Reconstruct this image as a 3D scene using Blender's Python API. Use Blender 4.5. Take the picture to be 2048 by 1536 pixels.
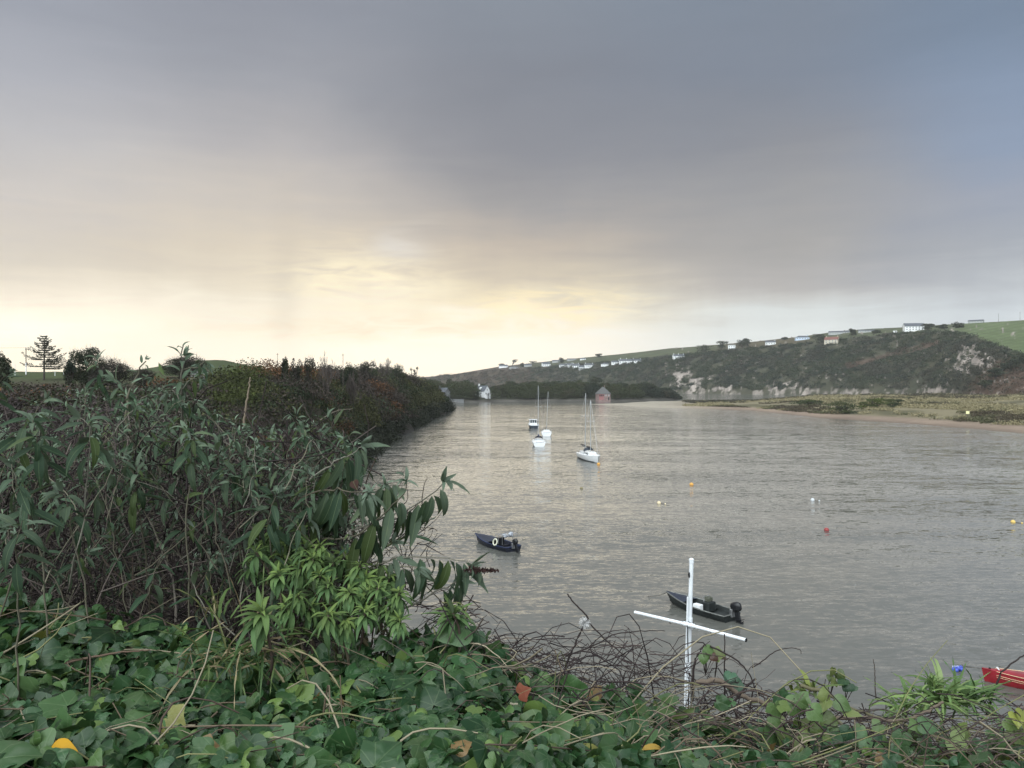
import bpy, bmesh, math, random
import numpy as np
from mathutils import Vector, Matrix

for o in list(bpy.data.objects):
    bpy.data.objects.remove(o, do_unlink=True)
S = bpy.context.scene
COL = S.collection
R = math.radians

# ------------------------------------------------------------------ camera, sky, sun, exposure
F = 1547.0            # focal length in photo pixels (photo 2048 x 1536)
CAMZ = 12.0           # eye height above the estuary
cam_d = bpy.data.cameras.new('camera'); cam = bpy.data.objects.new('camera', cam_d); COL.objects.link(cam)
cam.location = (0, 0, CAMZ); cam.rotation_euler = (R(90), 0, 0)
cam_d.sensor_width = 36; cam_d.lens = 36*F/2048
cam_d.clip_start = 0.05; cam_d.clip_end = 30000
S.camera = cam
S.view_settings.view_transform = 'Standard'; S.view_settings.look = 'None'
S.view_settings.exposure = 0; S.view_settings.gamma = 1
S.cycles.use_denoising = True
S.cycles.max_bounces = 8; S.cycles.transparent_max_bounces = 8
S.cycles.volume_bounces = 1
S.cycles.sample_clamp_indirect = 6

def soft(c, u, v):
    g = .3*c[0]+.59*c[1]+.11*c[2]; k = .82 if u < 1200 else (.72 if u < 1800 else .74)
    return tuple(g+(x-g)*k for x in c)
def lin(c):
    return tuple(((x/255)/12.92 if x/255 <= .04045 else ((x/255+.055)/1.055)**2.4) for x in c)

class NT:
    """small helper to write node trees"""
    def __init__(s, tree): s.t = tree; s.n = tree.nodes; s.l = tree.links
    def put(s, sock, val):
        if hasattr(val, 'links') or isinstance(val, bpy.types.NodeSocket): s.l.new(val, sock)
        elif isinstance(val, (tuple, list)):
            v = tuple(val)
            if sock.type == 'RGBA' and len(v) == 3: v = v+(1,)
            sock.default_value = v
        else: sock.default_value = val
    def add(s, typ, ins=None, **kw):
        n = s.n.new(typ)
        for k, v in kw.items(): setattr(n, k, v)
        for k, v in (ins or {}).items(): s.put(n.inputs[k], v)
        return n
    def m(s, op, a, b=0.0, c=0.0, clamp=False):
        n = s.n.new('ShaderNodeMath'); n.operation = op; n.use_clamp = clamp
        s.put(n.inputs[0], a); s.put(n.inputs[1], b); s.put(n.inputs[2], c)
        return n.outputs[0]
    def mix(s, f, a, b, blend='MIX'):
        n = s.n.new('ShaderNodeMix'); n.data_type = 'RGBA'; n.blend_type = blend
        s.put(n.inputs[0], f); s.put(n.inputs[6], a); s.put(n.inputs[7], b)
        return n.outputs[2]
    def ramp(s, f, stops, interp='LINEAR'):
        n = s.n.new('ShaderNodeValToRGB'); n.color_ramp.interpolation = interp
        e = n.color_ramp.elements
        while len(e) < len(stops): e.new(0.5)
        for el, (p, c) in zip(e, stops):
            el.position = p; el.color = (*c, 1) if len(c) == 3 else c
        s.put(n.inputs[0], f); return n.outputs[0]
    def smooth(s, x, a, b):
        n = s.n.new('ShaderNodeMapRange'); n.interpolation_type = 'SMOOTHSTEP'
        s.put(n.inputs['Value'], x); s.put(n.inputs['From Min'], a); s.put(n.inputs['From Max'], b)
        return n.outputs['Result']
    def noise(s, vec, scale, detail=3, rough=.5, dist=0.0):
        n = s.add('ShaderNodeTexNoise', {'Scale': scale, 'Detail': detail, 'Roughness': rough, 'Distortion': dist})
        if vec is not None: s.put(n.inputs['Vector'], vec)
        return n.outputs['Fac']
    def mapping(s, vec, scale=(1, 1, 1), rot=(0, 0, 0), loc=(0, 0, 0)):
        n = s.add('ShaderNodeMapping', {'Vector': vec, 'Scale': scale, 'Rotation': rot, 'Location': loc})
        return n.outputs[0]

SUN_AZ, SUN_EL = -8.0, 11.0         # degrees: a little left of straight ahead, low behind the rain cloud
W = bpy.data.worlds.new('World'); S.world = W; W.use_nodes = True
w = NT(W.node_tree); w.n.clear()
tc = w.add('ShaderNodeTexCoord').outputs['Generated']
sp = w.add('ShaderNodeSeparateXYZ', {0: tc}).outputs
dx, dy, dz = sp[0], sp[1], sp[2]
hh = w.m('MAXIMUM', w.m('SQRT', w.m('ADD', w.m('MULTIPLY', dx, dx), w.m('MULTIPLY', dy, dy))), 0.001)
az = w.m('ARCTAN2', dx, dy)
el = w.m('DIVIDE', dz, hh)                                # tangent of the elevation
cmb = w.add('ShaderNodeCombineXYZ', {0: az, 1: w.m('MULTIPLY', el, 2.2), 2: 0.0}).outputs[0]
n1 = w.noise(cmb, 2.6, 4, .5, .4)
n2 = w.noise(w.mapping(cmb, (1.6, 5.5, 1), (0, 0, R(-7))), 3.5, 5, .55, .6)   # long flat cloud bars
n3 = w.noise(w.mapping(cmb, (9, .5, 1), (0, 0, R(5))), 2.2, 3, .55)        # rain shafts
lowm = w.smooth(el, .36, .04)
el2 = w.m('ADD', el, w.m('ADD', w.m('MULTIPLY', w.m('SUBTRACT', n1, .5), .11),
        w.m('ADD', w.m('MULTIPLY', w.m('SUBTRACT', n2, .5), w.m('ADD', .03, w.m('MULTIPLY', lowm, .05))),
            w.m('MULTIPLY', w.m('MULTIPLY', w.m('SUBTRACT', n3, .5), lowm), .035))))
VS = [760, 690, 640, 600, 560, 500, 400, 300, 150, 0]
SKY = {   # colours of the cloud deck against height, at five bearings
 0:    [(252,236,202),(253,239,208),(254,246,222),(250,238,212),(236,222,198),(217,205,186),(206,197,188),(190,187,187),(170,172,181),(152,157,170)],
 512:  [(247,234,206),(246,233,206),(243,230,203),(237,226,202),(226,213,188),(214,200,178),(198,189,179),(174,171,173),(150,153,163),(139,144,157)],
 1024: [(243,233,212),(243,235,216),(239,229,202),(226,212,180),(209,195,170),(188,175,160),(153,151,153),(132,135,145),(124,130,143),(128,137,151)],
 1536: [(208,214,212),(209,216,214),(203,209,207),(190,189,184),(175,170,166),(163,160,158),(150,150,154),(134,138,149),(120,131,150),(119,133,153)],
 2048: [(200,209,213),(202,211,215),(195,204,210),(186,194,201),(178,184,191),(160,167,179),(147,157,178),(134,153,183),(124,145,176),(112,133,161)]}
f01 = w.m('DIVIDE', el2, .55, clamp=True)
cols = []
for u, cs in SKY.items():
    a = math.atan((u-1024)/F)
    stops = [(max(0, (768-v)/F*math.cos(a)/.55), lin(soft(c, u, v))) for v, c in zip(VS, cs)]
    cols.append((a, w.ramp(f01, stops)))
azn = w.m('ADD', az, w.m('MULTIPLY', w.m('SUBTRACT', n1, .5), .16))
sky_c = cols[0][1]
for i in range(1, 5):
    sky_c = w.mix(w.smooth(azn, cols[i-1][0], cols[i][0]), sky_c, cols[i][1])
def blob(a0, e0, ra, re, warp=.05):
    p = w.m('DIVIDE', w.m('SUBTRACT', w.m('ADD', az, w.m('MULTIPLY', w.m('SUBTRACT', n2, .5), warp*3)), a0), ra)
    q = w.m('DIVIDE', w.m('SUBTRACT', w.m('ADD', el, w.m('MULTIPLY', w.m('SUBTRACT', n2, .5), warp)), e0), re)
    return w.m('EXPONENT', w.m('MULTIPLY', w.m('ADD', w.m('MULTIPLY', p, p), w.m('MULTIPLY', q, q)), -1.0))
n4 = w.smooth(w.noise(w.mapping(cmb, (1.4, 3.0, 1), (0, 0, R(-8))), 9.0, 5, .62, .8), .30, .66)
# lit gaps in the cloud near the hidden sun
sky_c = w.mix(w.m('MULTIPLY', w.m('MULTIPLY', blob(.045, .098, .10, .026), n4), .95), sky_c, lin((252, 234, 188)))
sky_c = w.mix(w.m('MULTIPLY', w.m('MULTIPLY', blob(-.20, .135, .09, .036), n4), .85), sky_c, lin((252, 240, 206)))
sky_c = w.mix(w.m('MULTIPLY', w.m('MULTIPLY', blob(-.155, .072, .22, .014), n4), .7), sky_c, lin((226, 208, 178)))
sky_c = w.mix(w.m('MULTIPLY', blob(-.135, .178, .035, .02), .45), sky_c, lin((222, 222, 220)))
sky_c = w.mix(w.m('MULTIPLY', blob(-.285, .13, .02, .10, .01), .30), sky_c, lin((190, 180, 166)))
sky_c = w.mix(w.m('MULTIPLY', blob(-.10, .03, .16, .03), .5), sky_c, lin((253, 245, 224)))
mott = w.m('ADD', .95, w.m('MULTIPLY', w.noise(w.mapping(cmb, (1.2, 2.0, 1)), 5.0, 5, .58, .7), .10))
sky_c = w.mix(1.0, sky_c, w.add('ShaderNodeCombineColor', {0: mott, 1: mott, 2: mott}).outputs[0], 'MULTIPLY')
lift = w.m('ADD', 1.0, w.m('MULTIPLY', w.smooth(el, .16, .02), .22))
sky_c = w.mix(1.0, sky_c, w.add('ShaderNodeCombineColor', {0: lift, 1: lift, 2: lift}).outputs[0], 'MULTIPLY')
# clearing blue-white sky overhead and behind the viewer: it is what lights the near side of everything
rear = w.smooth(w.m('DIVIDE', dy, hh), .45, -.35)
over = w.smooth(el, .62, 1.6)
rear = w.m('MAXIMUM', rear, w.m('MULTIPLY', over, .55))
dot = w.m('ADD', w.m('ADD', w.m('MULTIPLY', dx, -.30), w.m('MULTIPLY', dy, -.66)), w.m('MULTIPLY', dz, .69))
bright = w.m('POWER', w.smooth(dot, .30, 1.0), 1.6)          # added bright lobe, unseen high behind the viewer, to model the foreground
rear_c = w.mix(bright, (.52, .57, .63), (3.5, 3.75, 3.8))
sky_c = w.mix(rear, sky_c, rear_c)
nis = w.add('ShaderNodeTexSky', sky_type='NISHITA', sun_disc=False, sun_elevation=R(SUN_EL), sun_rotation=R(SUN_AZ))
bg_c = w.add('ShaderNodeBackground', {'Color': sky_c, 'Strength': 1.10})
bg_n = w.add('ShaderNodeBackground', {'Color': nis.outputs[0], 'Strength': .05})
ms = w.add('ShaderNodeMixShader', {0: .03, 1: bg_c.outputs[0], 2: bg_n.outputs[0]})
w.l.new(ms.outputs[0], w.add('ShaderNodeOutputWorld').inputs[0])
W.cycles.sampling_method = 'MANUAL'; W.cycles.sample_map_resolution = 1024

sun_d = bpy.data.lights.new('sun', 'SUN'); sun_d.energy = .5; sun_d.angle = R(100); sun_d.color = (1, .88, .70)
sun = bpy.data.objects.new('sun', sun_d); COL.objects.link(sun)
sd = Vector((math.sin(R(SUN_AZ))*math.cos(R(SUN_EL)), math.cos(R(SUN_AZ))*math.cos(R(SUN_EL)), math.sin(R(SUN_EL))))
sun.rotation_euler = (-sd).to_track_quat('-Z', 'Y').to_euler(); sun.location = (0, 0, 60)

# ------------------------------------------------------------------ helpers
def P(u, v, Y):                    # where the sight line through photo pixel (u, v) is at depth Y
    return Vector(((u-1024)/F*Y, Y, CAMZ+(768-v)/F*Y))
def PW(u, v, z=0.0):               # the same on the water, or any level z
    return P(u, v, (CAMZ-z)*F/(v-768))
def sstep(x, a, b):
    t = np.clip((np.asarray(x, float)-a)/(b-a), 0, 1); return t*t*(3-2*t)
def hsh(ix, iy, seed):
    h = (ix.astype(np.int64)*374761393+iy.astype(np.int64)*668265263+seed*974634777) & 0xffffffff
    h = ((h ^ (h >> 13))*1274126177) & 0xffffffff
    return ((h ^ (h >> 16)) & 0xffff)/65535.0
def vnoise(x, y, seed=0):
    x = np.asarray(x, float); y = np.asarray(y, float)
    ix = np.floor(x); iy = np.floor(y); fx = x-ix; fy = y-iy
    fx = fx*fx*(3-2*fx); fy = fy*fy*(3-2*fy)
    a = hsh(ix, iy, seed); b = hsh(ix+1, iy, seed); c = hsh(ix, iy+1, seed); d = hsh(ix+1, iy+1, seed)
    return (a*(1-fx)+b*fx)*(1-fy)+(c*(1-fx)+d*fx)*fy
def fbm(x, y, o=4, seed=0, rough=.5):
    s = 0; a = 1; t = 0
    for k in range(o):
        s = s+a*vnoise(np.asarray(x)*2**k, np.asarray(y)*2**k, seed+k*17); t += a; a *= rough
    return s/t
def link(o, parent=None):
    COL.objects.link(o)
    if parent is not None: o.parent = parent
    return o
def tag(o, label=None, cat=None, group=None, kind=None):
    if label: o['label'] = label
    if cat: o['category'] = cat
    if group: o['group'] = group
    if kind: o['kind'] = kind
    return o
def empty(name, loc, label, cat, group=None, rz=0):
    o = bpy.data.objects.new(name, None); o.empty_display_size = .1; o.location = loc; o.rotation_euler = (0, 0, rz)
    COL.objects.link(o); return tag(o, label, cat, group)
def np_mesh(name, V, faces, mats, parent=None, col=None, uv=None, smooth=False, loc=None):
    """faces: list of int arrays (n,3)/(n,4); col, uv: per-vertex"""
    V = np.asarray(V, np.float32)
    me = bpy.data.meshes.new(name)
    if loc is not None: V = V-np.asarray(loc, np.float32)
    me.vertices.add(len(V)); me.vertices.foreach_set('co', V.ravel())
    faces = [np.asarray(f, np.int32) for f in faces if len(f)]
    L = np.concatenate([f.ravel() for f in faces])
    tot = np.concatenate([np.full(len(f), f.shape[1], np.int32) for f in faces])
    st = np.concatenate([[0], np.cumsum(tot)[:-1]]).astype(np.int32)
    me.loops.add(len(L)); me.loops.foreach_set('vertex_index', L)
    me.polygons.add(len(tot)); me.polygons.foreach_set('loop_start', st); me.polygons.foreach_set('loop_total', tot)
    me.polygons.foreach_set('use_smooth', np.full(len(tot), smooth, bool))
    me.update(calc_edges=True)
    if col is not None:
        a = me.attributes.new('col', 'FLOAT_COLOR', 'POINT')
        c = np.ones((len(V), 4), np.float32); c[:, :3] = col; a.data.foreach_set('color', c.ravel())
    if uv is not None:
        a = me.attributes.new('luv', 'FLOAT_VECTOR', 'POINT')
        c = np.zeros((len(V), 3), np.float32); c[:, :np.shape(uv)[1]] = uv; a.data.foreach_set('vector', c.ravel())
    for m_ in (mats if isinstance(mats, (list, tuple)) else [mats]): me.materials.append(m_)
    o = bpy.data.objects.new(name, me); link(o, parent)
    if loc is not None: o.location = loc
    return o

class MB:
    """collects simple shapes into one mesh"""
    def __init__(s): s.v = []; s.f = []; s.mi = []
    def _add(s, vs, fs, mi=0):
        b = len(s.v); s.v += [tuple(p) for p in vs]; s.f += [tuple(i+b for i in f) for f in fs]; s.mi += [mi]*len(fs)
    def box(s, c, d, rz=0, mi=0):
        x, y, z = d[0]/2, d[1]/2, d[2]/2; cs, sn = math.cos(rz), math.sin(rz)
        vs = [(c[0]+a*cs-b*sn, c[1]+a*sn+b*cs, c[2]+e) for e in (-z, z) for a, b in ((-x, -y), (x, -y), (x, y), (-x, y))]
        s._add(vs, [(3, 2, 1, 0), (4, 5, 6, 7), (0, 1, 5, 4), (1, 2, 6, 5), (2, 3, 7, 6), (3, 0, 4, 7)], mi); return s
    def poly(s, vs, fs, mi=0): s._add(vs, fs, mi); return s
    def tube(s, pts, r, n=6, mi=0, cap=True):
        pts = [Vector(p) for p in pts]; k = len(pts)
        rr = r if isinstance(r, (list, tuple)) else [r]*k
        vs = []
        for i, p in enumerate(pts):
            t = (pts[min(i+1, k-1)]-pts[max(i-1, 0)]).normalized()
            a = t.cross(Vector((0, 0, 1)) if abs(t.z) < .9 else Vector((1, 0, 0))).normalized(); b = t.cross(a)
            for j in range(n):
                th = 2*math.pi*j/n; vs.append(p+(a*math.cos(th)+b*math.sin(th))*rr[i])
        fs = [(i*n+j, i*n+(j+1) % n, (i+1)*n+(j+1) % n, (i+1)*n+j) for i in range(k-1) for j in range(n)]
        if cap: fs += [tuple(range(n-1, -1, -1)), tuple(range((k-1)*n, k*n))]
        s._add(vs, fs, mi); return s
    def lathe(s, prof, c=(0, 0, 0), n=16, mi=0):
        vs = [(c[0]+r*math.cos(2*math.pi*j/n), c[1]+r*math.sin(2*math.pi*j/n), c[2]+z) for r, z in prof for j in range(n)]
        k = len(prof)
        fs = [(i*n+j, i*n+(j+1) % n, (i+1)*n+(j+1) % n, (i+1)*n+j) for i in range(k-1) for j in range(n)]
        s._add(vs, fs+[tuple(range(n-1, -1, -1)), tuple(range((k-1)*n, k*n))], mi); return s
    def loft(s, rings, closed=False, cap=False, mi=0):
        n = len(rings[0]); vs = [p for r_ in rings for p in r_]; m = n if closed else n-1
        fs = [(i*n+j, i*n+(j+1) % n, (i+1)*n+(j+1) % n, (i+1)*n+j) for i in range(len(rings)-1) for j in range(m)]
        if cap: fs += [tuple(range(n-1, -1, -1)), tuple(range((len(rings)-1)*n, len(rings)*n))]
        s._add(vs, fs, mi); return s
    def build(s, name, mats, parent=None, smooth=False, bevel=0):
        me = bpy.data.meshes.new(name); me.from_pydata(s.v, [], s.f)
        for m_ in (mats if isinstance(mats, (list, tuple)) else [mats]): me.materials.append(m_)
        for p, i in zip(me.polygons, s.mi): p.material_index = i; p.use_smooth = smooth
        bm = bmesh.new(); bm.from_mesh(me); bmesh.ops.recalc_face_normals(bm, faces=bm.faces)
        if bevel: bmesh.ops.bevel(bm, geom=bm.edges[:], offset=bevel, segments=2, affect='EDGES', profile=.5)
        bm.to_mesh(me); bm.free()
        return link(bpy.data.objects.new(name, me), parent)

def norm(a): return a/np.maximum(np.linalg.norm(a, axis=-1, keepdims=True), 1e-9)
def frames(fwd, nrm):
    """rotation matrices with columns x, y = fwd, z ~ nrm"""
    y = norm(fwd); x = norm(np.cross(y, nrm)); z = np.cross(x, y)
    return np.stack([x, y, z], -1)
def scatter(tv, tf, org, fr, sc, colr, tuv=None, jit=None):
    """instances of a template; returns V, faces, col, uv"""
    N, K = len(org), len(tv)
    sc = np.asarray(sc, float); sc = sc[:, None] if sc.ndim == 1 else sc
    loc = tv[None]*sc[:, None, :] if sc.shape[1] == 3 else tv[None]*sc[:, None]
    V = np.einsum('nij,nkj->nki', fr, loc)+org[:, None]
    fs = [(np.asarray(f)[None]+np.arange(N)[:, None, None]*K).reshape(-1, np.shape(f)[1]) for f in tf]
    c = np.repeat(np.asarray(colr)[:, None], K, 1)
    uv = np.repeat(tuv[None], N, 0).reshape(N*K, -1) if tuv is not None else None
    return V.reshape(-1, 3), fs, c.reshape(-1, 3), uv
def merge(parts):
    V = []; F3 = []; F4 = []; C = []; U = []; b = 0
    for v, fs, c, u in parts:
        V.append(v); C.append(c); U.append(u if u is not None else np.zeros((len(v), 2)))
        for f in fs: (F3 if f.shape[1] == 3 else F4).append(f+b)
        b += len(v)
    fs = ([np.concatenate(F3)] if F3 else [])+([np.concatenate(F4)] if F4 else [])
    return np.concatenate(V), fs, np.concatenate(C), np.concatenate(U)
def tubes(paths, radii, cols, n=4):
    """many thin stems; paths (N,K,3), radii (N,K)"""
    N, K, _ = paths.shape
    t = np.gradient(paths, axis=1); t = norm(t)
    ref = np.where(np.abs(t[..., 2:3]) < .9, np.array([0, 0, 1.]), np.array([1., 0, 0]))
    a = norm(np.cross(t, ref)); b = np.cross(t, a)
    th = np.arange(n)*2*np.pi/n
    ring = a[:, :, None]*np.cos(th)[None, None, :, None]+b[:, :, None]*np.sin(th)[None, None, :, None]
    V = paths[:, :, None]+ring*radii[:, :, None, None]
    idx = np.arange(N*K*n).reshape(N, K, n)
    A = idx[:, :-1]; B = idx[:, 1:]
    f = np.stack([A, np.roll(A, -1, 2), np.roll(B, -1, 2), B], -1).reshape(-1, 4)
    return V.reshape(-1, 3), [f], np.repeat(np.asarray(cols)[:, None], K*n, 1).reshape(-1, 3), None
def rand_dirs(rng, n, zmin=-1.0):
    z = rng.uniform(zmin, 1, n); a = rng.uniform(0, 2*np.pi, n); r = np.sqrt(1-z*z)
    return np.stack([r*np.cos(a), r*np.sin(a), z], -1)
QUAD_V = np.array([[-.5, 0, 0], [0, -.32, .05], [.5, 0, 0], [0, .32, .05]]); QUAD_F = [np.array([[0, 1, 2, 3]])]
def flakes(Pt, Nm, size, colr, rng, tilt=.7):
    """a leaf-sized face at each point, facing roughly along Nm"""
    Nm = norm(np.asarray(Nm)+rng.normal(0, tilt, (len(Pt), 3)))
    fw = norm(np.cross(Nm, rand_dirs(rng, len(Pt))))
    return scatter(QUAD_V, QUAD_F, np.asarray(Pt), frames(fw, Nm), np.asarray(size), colr)
def pal(rng, cols, n, w_=None, var=.25):
    c = np.array(cols)[rng.choice(len(cols), n, p=w_)]
    return c*(1+rng.uniform(-var, var, (n, 1)))
def dome_leaves(rng, cen, rad, nper, size, cols, zmin=-.15):
    """leaf faces through the outer shell of many domes: cen (M,3), rad (M,3)"""
    M = len(cen); i = np.repeat(np.arange(M), nper)
    d = rand_dirs(rng, len(i), zmin); q = rng.uniform(.62, 1.08, (len(i), 1))
    return flakes(cen[i]+d*rad[i]*q, d*.9+np.array([0, 0, .35]), size[i]*rng.uniform(.6, 1.35, len(i)), cols[i]*(1+rng.uniform(-.3, .3, (len(i), 1))), rng)

# ------------------------------------------------------------------ materials
def mat(name, build):
    m_ = bpy.data.materials.new(name); m_.use_nodes = True; t = NT(m_.node_tree); t.n.clear()
    sh = build(t); t.l.new(sh, t.add('ShaderNodeOutputMaterial').inputs[0]); return m_
def simple(name, c, rough=.5, metal=0.0, nscale=0, namt=.2, bump=0, spec=.5):
    def b(t):
        col = (*c, 1)
        g = t.add('ShaderNodeTexCoord').outputs['Object']
        if nscale:
            nf = t.noise(g, nscale, 4, .6)
            col = t.mix(t.smooth(nf, .3, .75), tuple(x*(1-namt) for x in c), tuple(min(1, x*(1+namt)) for x in c))
        p = t.add('ShaderNodeBsdfPrincipled', {'Base Color': col, 'Roughness': rough, 'Metallic': metal, 'Specular IOR Level': spec})
        if bump:
            t.put(p.inputs['Normal'], t.add('ShaderNodeBump', {'Height': t.noise(g, nscale*2 or 30, 3), 'Strength': bump, 'Distance': .02}).outputs[0])
        return p.outputs[0]
    return mat(name, b)
def attr_leaf(name, rough=.5, trans=.18, vein=None, spec=.4):
    def b(t):
        c = t.add('ShaderNodeAttribute', attribute_name='col').outputs['Color']
        bump = None
        if vein:
            uvn = t.add('ShaderNodeAttribute', attribute_name='luv').outputs['Vector']
            s = t.add('ShaderNodeSeparateXYZ', {0: uvn}).outputs
            x, y = s[0], s[1]
            if vein == 'ivy':
                r_ = t.m('SQRT', t.m('ADD', t.m('MULTIPLY', x, x), t.m('MULTIPLY', y, y)))
                a_ = t.m('ABSOLUTE', t.m('ARCTAN2', x, y))
                pp = t.m('PINGPONG', a_, .36)
                d = t.m('MULTIPLY', r_, pp)
                k = t.m('MULTIPLY', t.smooth(d, .026, .004), .17)
            else:
                d = t.m('ABSOLUTE', x)
                side = t.m('PINGPONG', t.m('SUBTRACT', t.m('MULTIPLY', y, 9.0), t.m('MULTIPLY', d, 9.0)), .5)
                k = t.m('ADD', t.m('MULTIPLY', t.smooth(d, .030, .008), .45), t.m('MULTIPLY', t.smooth(side, .12, .0), .12))
            g = t.add('ShaderNodeNewGeometry').outputs['Position']
            sp_ = t.noise(g, 60, 3, .6)
            c = t.mix(t.m('MULTIPLY', t.smooth(sp_, .55, .8), .35), c, t.mix(.6, c, (.16, .17, .08)))
            c = t.mix(k, c, (.20, .27, .14))
            bump = t.add('ShaderNodeBump', {'Height': t.m('ADD', t.m('MULTIPLY', k, -1.0), t.m('MULTIPLY', t.noise(g, 90, 2), .5)), 'Strength': .35, 'Distance': .003}).outputs[0]
        bf = t.add('ShaderNodeNewGeometry').outputs['Backfacing']
        if vein == 'lance':
            c = t.mix(t.m('MULTIPLY', bf, .55), c, (.15, .18, .15))
        p = t.add('ShaderNodeBsdfPrincipled', {'Base Color': c, 'Roughness': rough, 'Specular IOR Level': spec})
        if bump: t.put(p.inputs['Normal'], bump)
        if not trans: return p.outputs[0]
        tr = t.add('ShaderNodeBsdfTranslucent', {'Color': t.mix(.35, c, (.20, .30, .06))})
        return t.add('ShaderNodeMixShader', {0: trans, 1: p.outputs[0], 2: tr.outputs[0]}).outputs[0]
    return mat(name, b)
M_scrub = attr_leaf('scrub_foliage', .85, .06, spec=.15)
M_tree = attr_leaf('tree_foliage', .8, .08, spec=.2)
M_ivy = attr_leaf('ivy_leaf', .36, .12, 'ivy', .34)
M_lance = attr_leaf('lance_leaf', .6, .16, 'lance', .16)
M_green = attr_leaf('soft_green_leaf', .55, .24, 'lance', .18)
M_grass = attr_leaf('grass_blade', .55, .2, spec=.3)
M_twig = attr_leaf('twig', .8, 0, spec=.2)
M_bark = simple('bark', (.055, .045, .04), .9, nscale=14, namt=.4, bump=.4)
def terrain_mat(name, fine, amt, rough=.95, bump=.6, bdist=.15):
    def b(t):
        c = t.add('ShaderNodeAttribute', attribute_name='col').outputs['Color']
        g = t.add('ShaderNodeNewGeometry').outputs['Position']
        n_ = t.noise(g, fine, 6, .65)
        k = t.m('ADD', 1-amt, t.m('MULTIPLY', n_, 2*amt))
        c = t.mix(1.0, c, t.add('ShaderNodeCombineColor', {0: k, 1: k, 2: k}).outputs[0], 'MULTIPLY')
        p = t.add('ShaderNodeBsdfPrincipled', {'Base Color': c, 'Roughness': rough, 'Specular IOR Level': .15})
        t.put(p.inputs['Normal'], t.add('ShaderNodeBump', {'Height': n_, 'Strength': bump, 'Distance': bdist}).outputs[0])
        return p.outputs[0]
    return mat(name, b)
M_ground = terrain_mat('near_ground', .9, .5)
M_far = terrain_mat('far_ground', .16, .55, bump=.8, bdist=1.5)
M_sand = terrain_mat('spit_ground', .35, .3)

def water_b(t):
    g = t.add('ShaderNodeNewGeometry').outputs['Position']
    big = t.noise(t.mapping(g, (.010, .045, 1), (0, 0, R(-9))), 1.0, 5, .62, .8)        # slicks and wind lanes
    lane = t.smooth(big, .36, .66)
    sx = sy = None
    for sc, rot, det, ax, ay in (((.055, .20, 1), -10, 2, .05, .16), ((.18, .75, 1), -12, 3, .12, .34), ((1.0, 3.0, 1), -14, 3, .32, .62), ((3.4, 8.5, 1), -9, 2, .30, .54)):
        n = t.add('ShaderNodeTexNoise', {'Vector': t.mapping(g, sc, (0, 0, R(rot))), 'Scale': 1.0, 'Detail': det, 'Roughness': .55, 'Distortion': .3})
        c = t.add('ShaderNodeSeparateColor', {0: n.outputs['Color']}).outputs
        x_ = t.m('MULTIPLY', t.m('SUBTRACT', c[0], .5), ax); y_ = t.m('MULTIPLY', t.m('SUBTRACT', c[1], .5), ay)
        sx = x_ if sx is None else t.m('ADD', sx, x_); sy = y_ if sy is None else t.m('ADD', sy, y_)
    k = t.m('ADD', .38, t.m('MULTIPLY', lane, .62))
    v = t.add('ShaderNodeCombineXYZ', {0: t.m('MULTIPLY', sx, k), 1: t.m('MULTIPLY', sy, k), 2: 1.0}).outputs[0]
    nm = t.add('ShaderNodeVectorMath', {0: v}, operation='NORMALIZE').outputs[0]     # wave facets
    fl = t.noise(t.mapping(g, (5.0, 8.0, 1)), 1.0, 2, .5)
    fl2 = t.noise(t.mapping(g, (.25, .4, 1)), 1.0, 3, .6)
    foam = t.m('MULTIPLY', t.smooth(fl, .725, .76), t.smooth(fl2, .50, .66))
    c = t.mix(t.smooth(big, .3, .7), (.118, .119, .106), (.104, .107, .100))
    c = t.mix(foam, c, (.7, .72, .72))
    p = t.add('ShaderNodeBsdfPrincipled', {'Base Color': c, 'Roughness': .07, 'IOR': 1.333, 'Specular IOR Level': .5, 'Normal': nm})
    return p.outputs[0]
M_water = mat('silty_water', water_b)

M_white = simple('white_render', (.78, .79, .80), .6, nscale=1.5, namt=.06)
M_hull = simple('white_gelcoat', (.80, .82, .84), .25, nscale=2, namt=.05)
M_slate = simple('slate', (.075, .085, .10), .6, nscale=3, namt=.25)
M_glass = simple('window_glass', (.02, .025, .03), .08)
M_black = simple('black_plastic', (.012, .013, .016), .35, nscale=8, namt=.3)
M_metal = simple('alloy', (.55, .56, .58), .35, .9, nscale=5, namt=.1)
M_navy = simple('navy_canvas', (.018, .03, .085), .7, nscale=6, namt=.3)
M_dark = simple('dark_antifoul', (.02, .03, .045), .6, nscale=5, namt=.3)

# ------------------------------------------------------------------ setting: water
def water():
    xs = [-1500, -300, 300, 1500]; ys = [-100, 0, 700, 2850]
    V = [(x, y, 0) for y in ys for x in xs]
    f = [(j*4+i, j*4+i+1, (j+1)*4+i+1, (j+1)*4+i) for j in range(3) for i in range(3)]
    o = np_mesh('water', V, [np.array(f)], M_water); tag(o, 'grey brown rippled water of the tidal estuary', 'water', kind='structure')
water()

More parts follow.
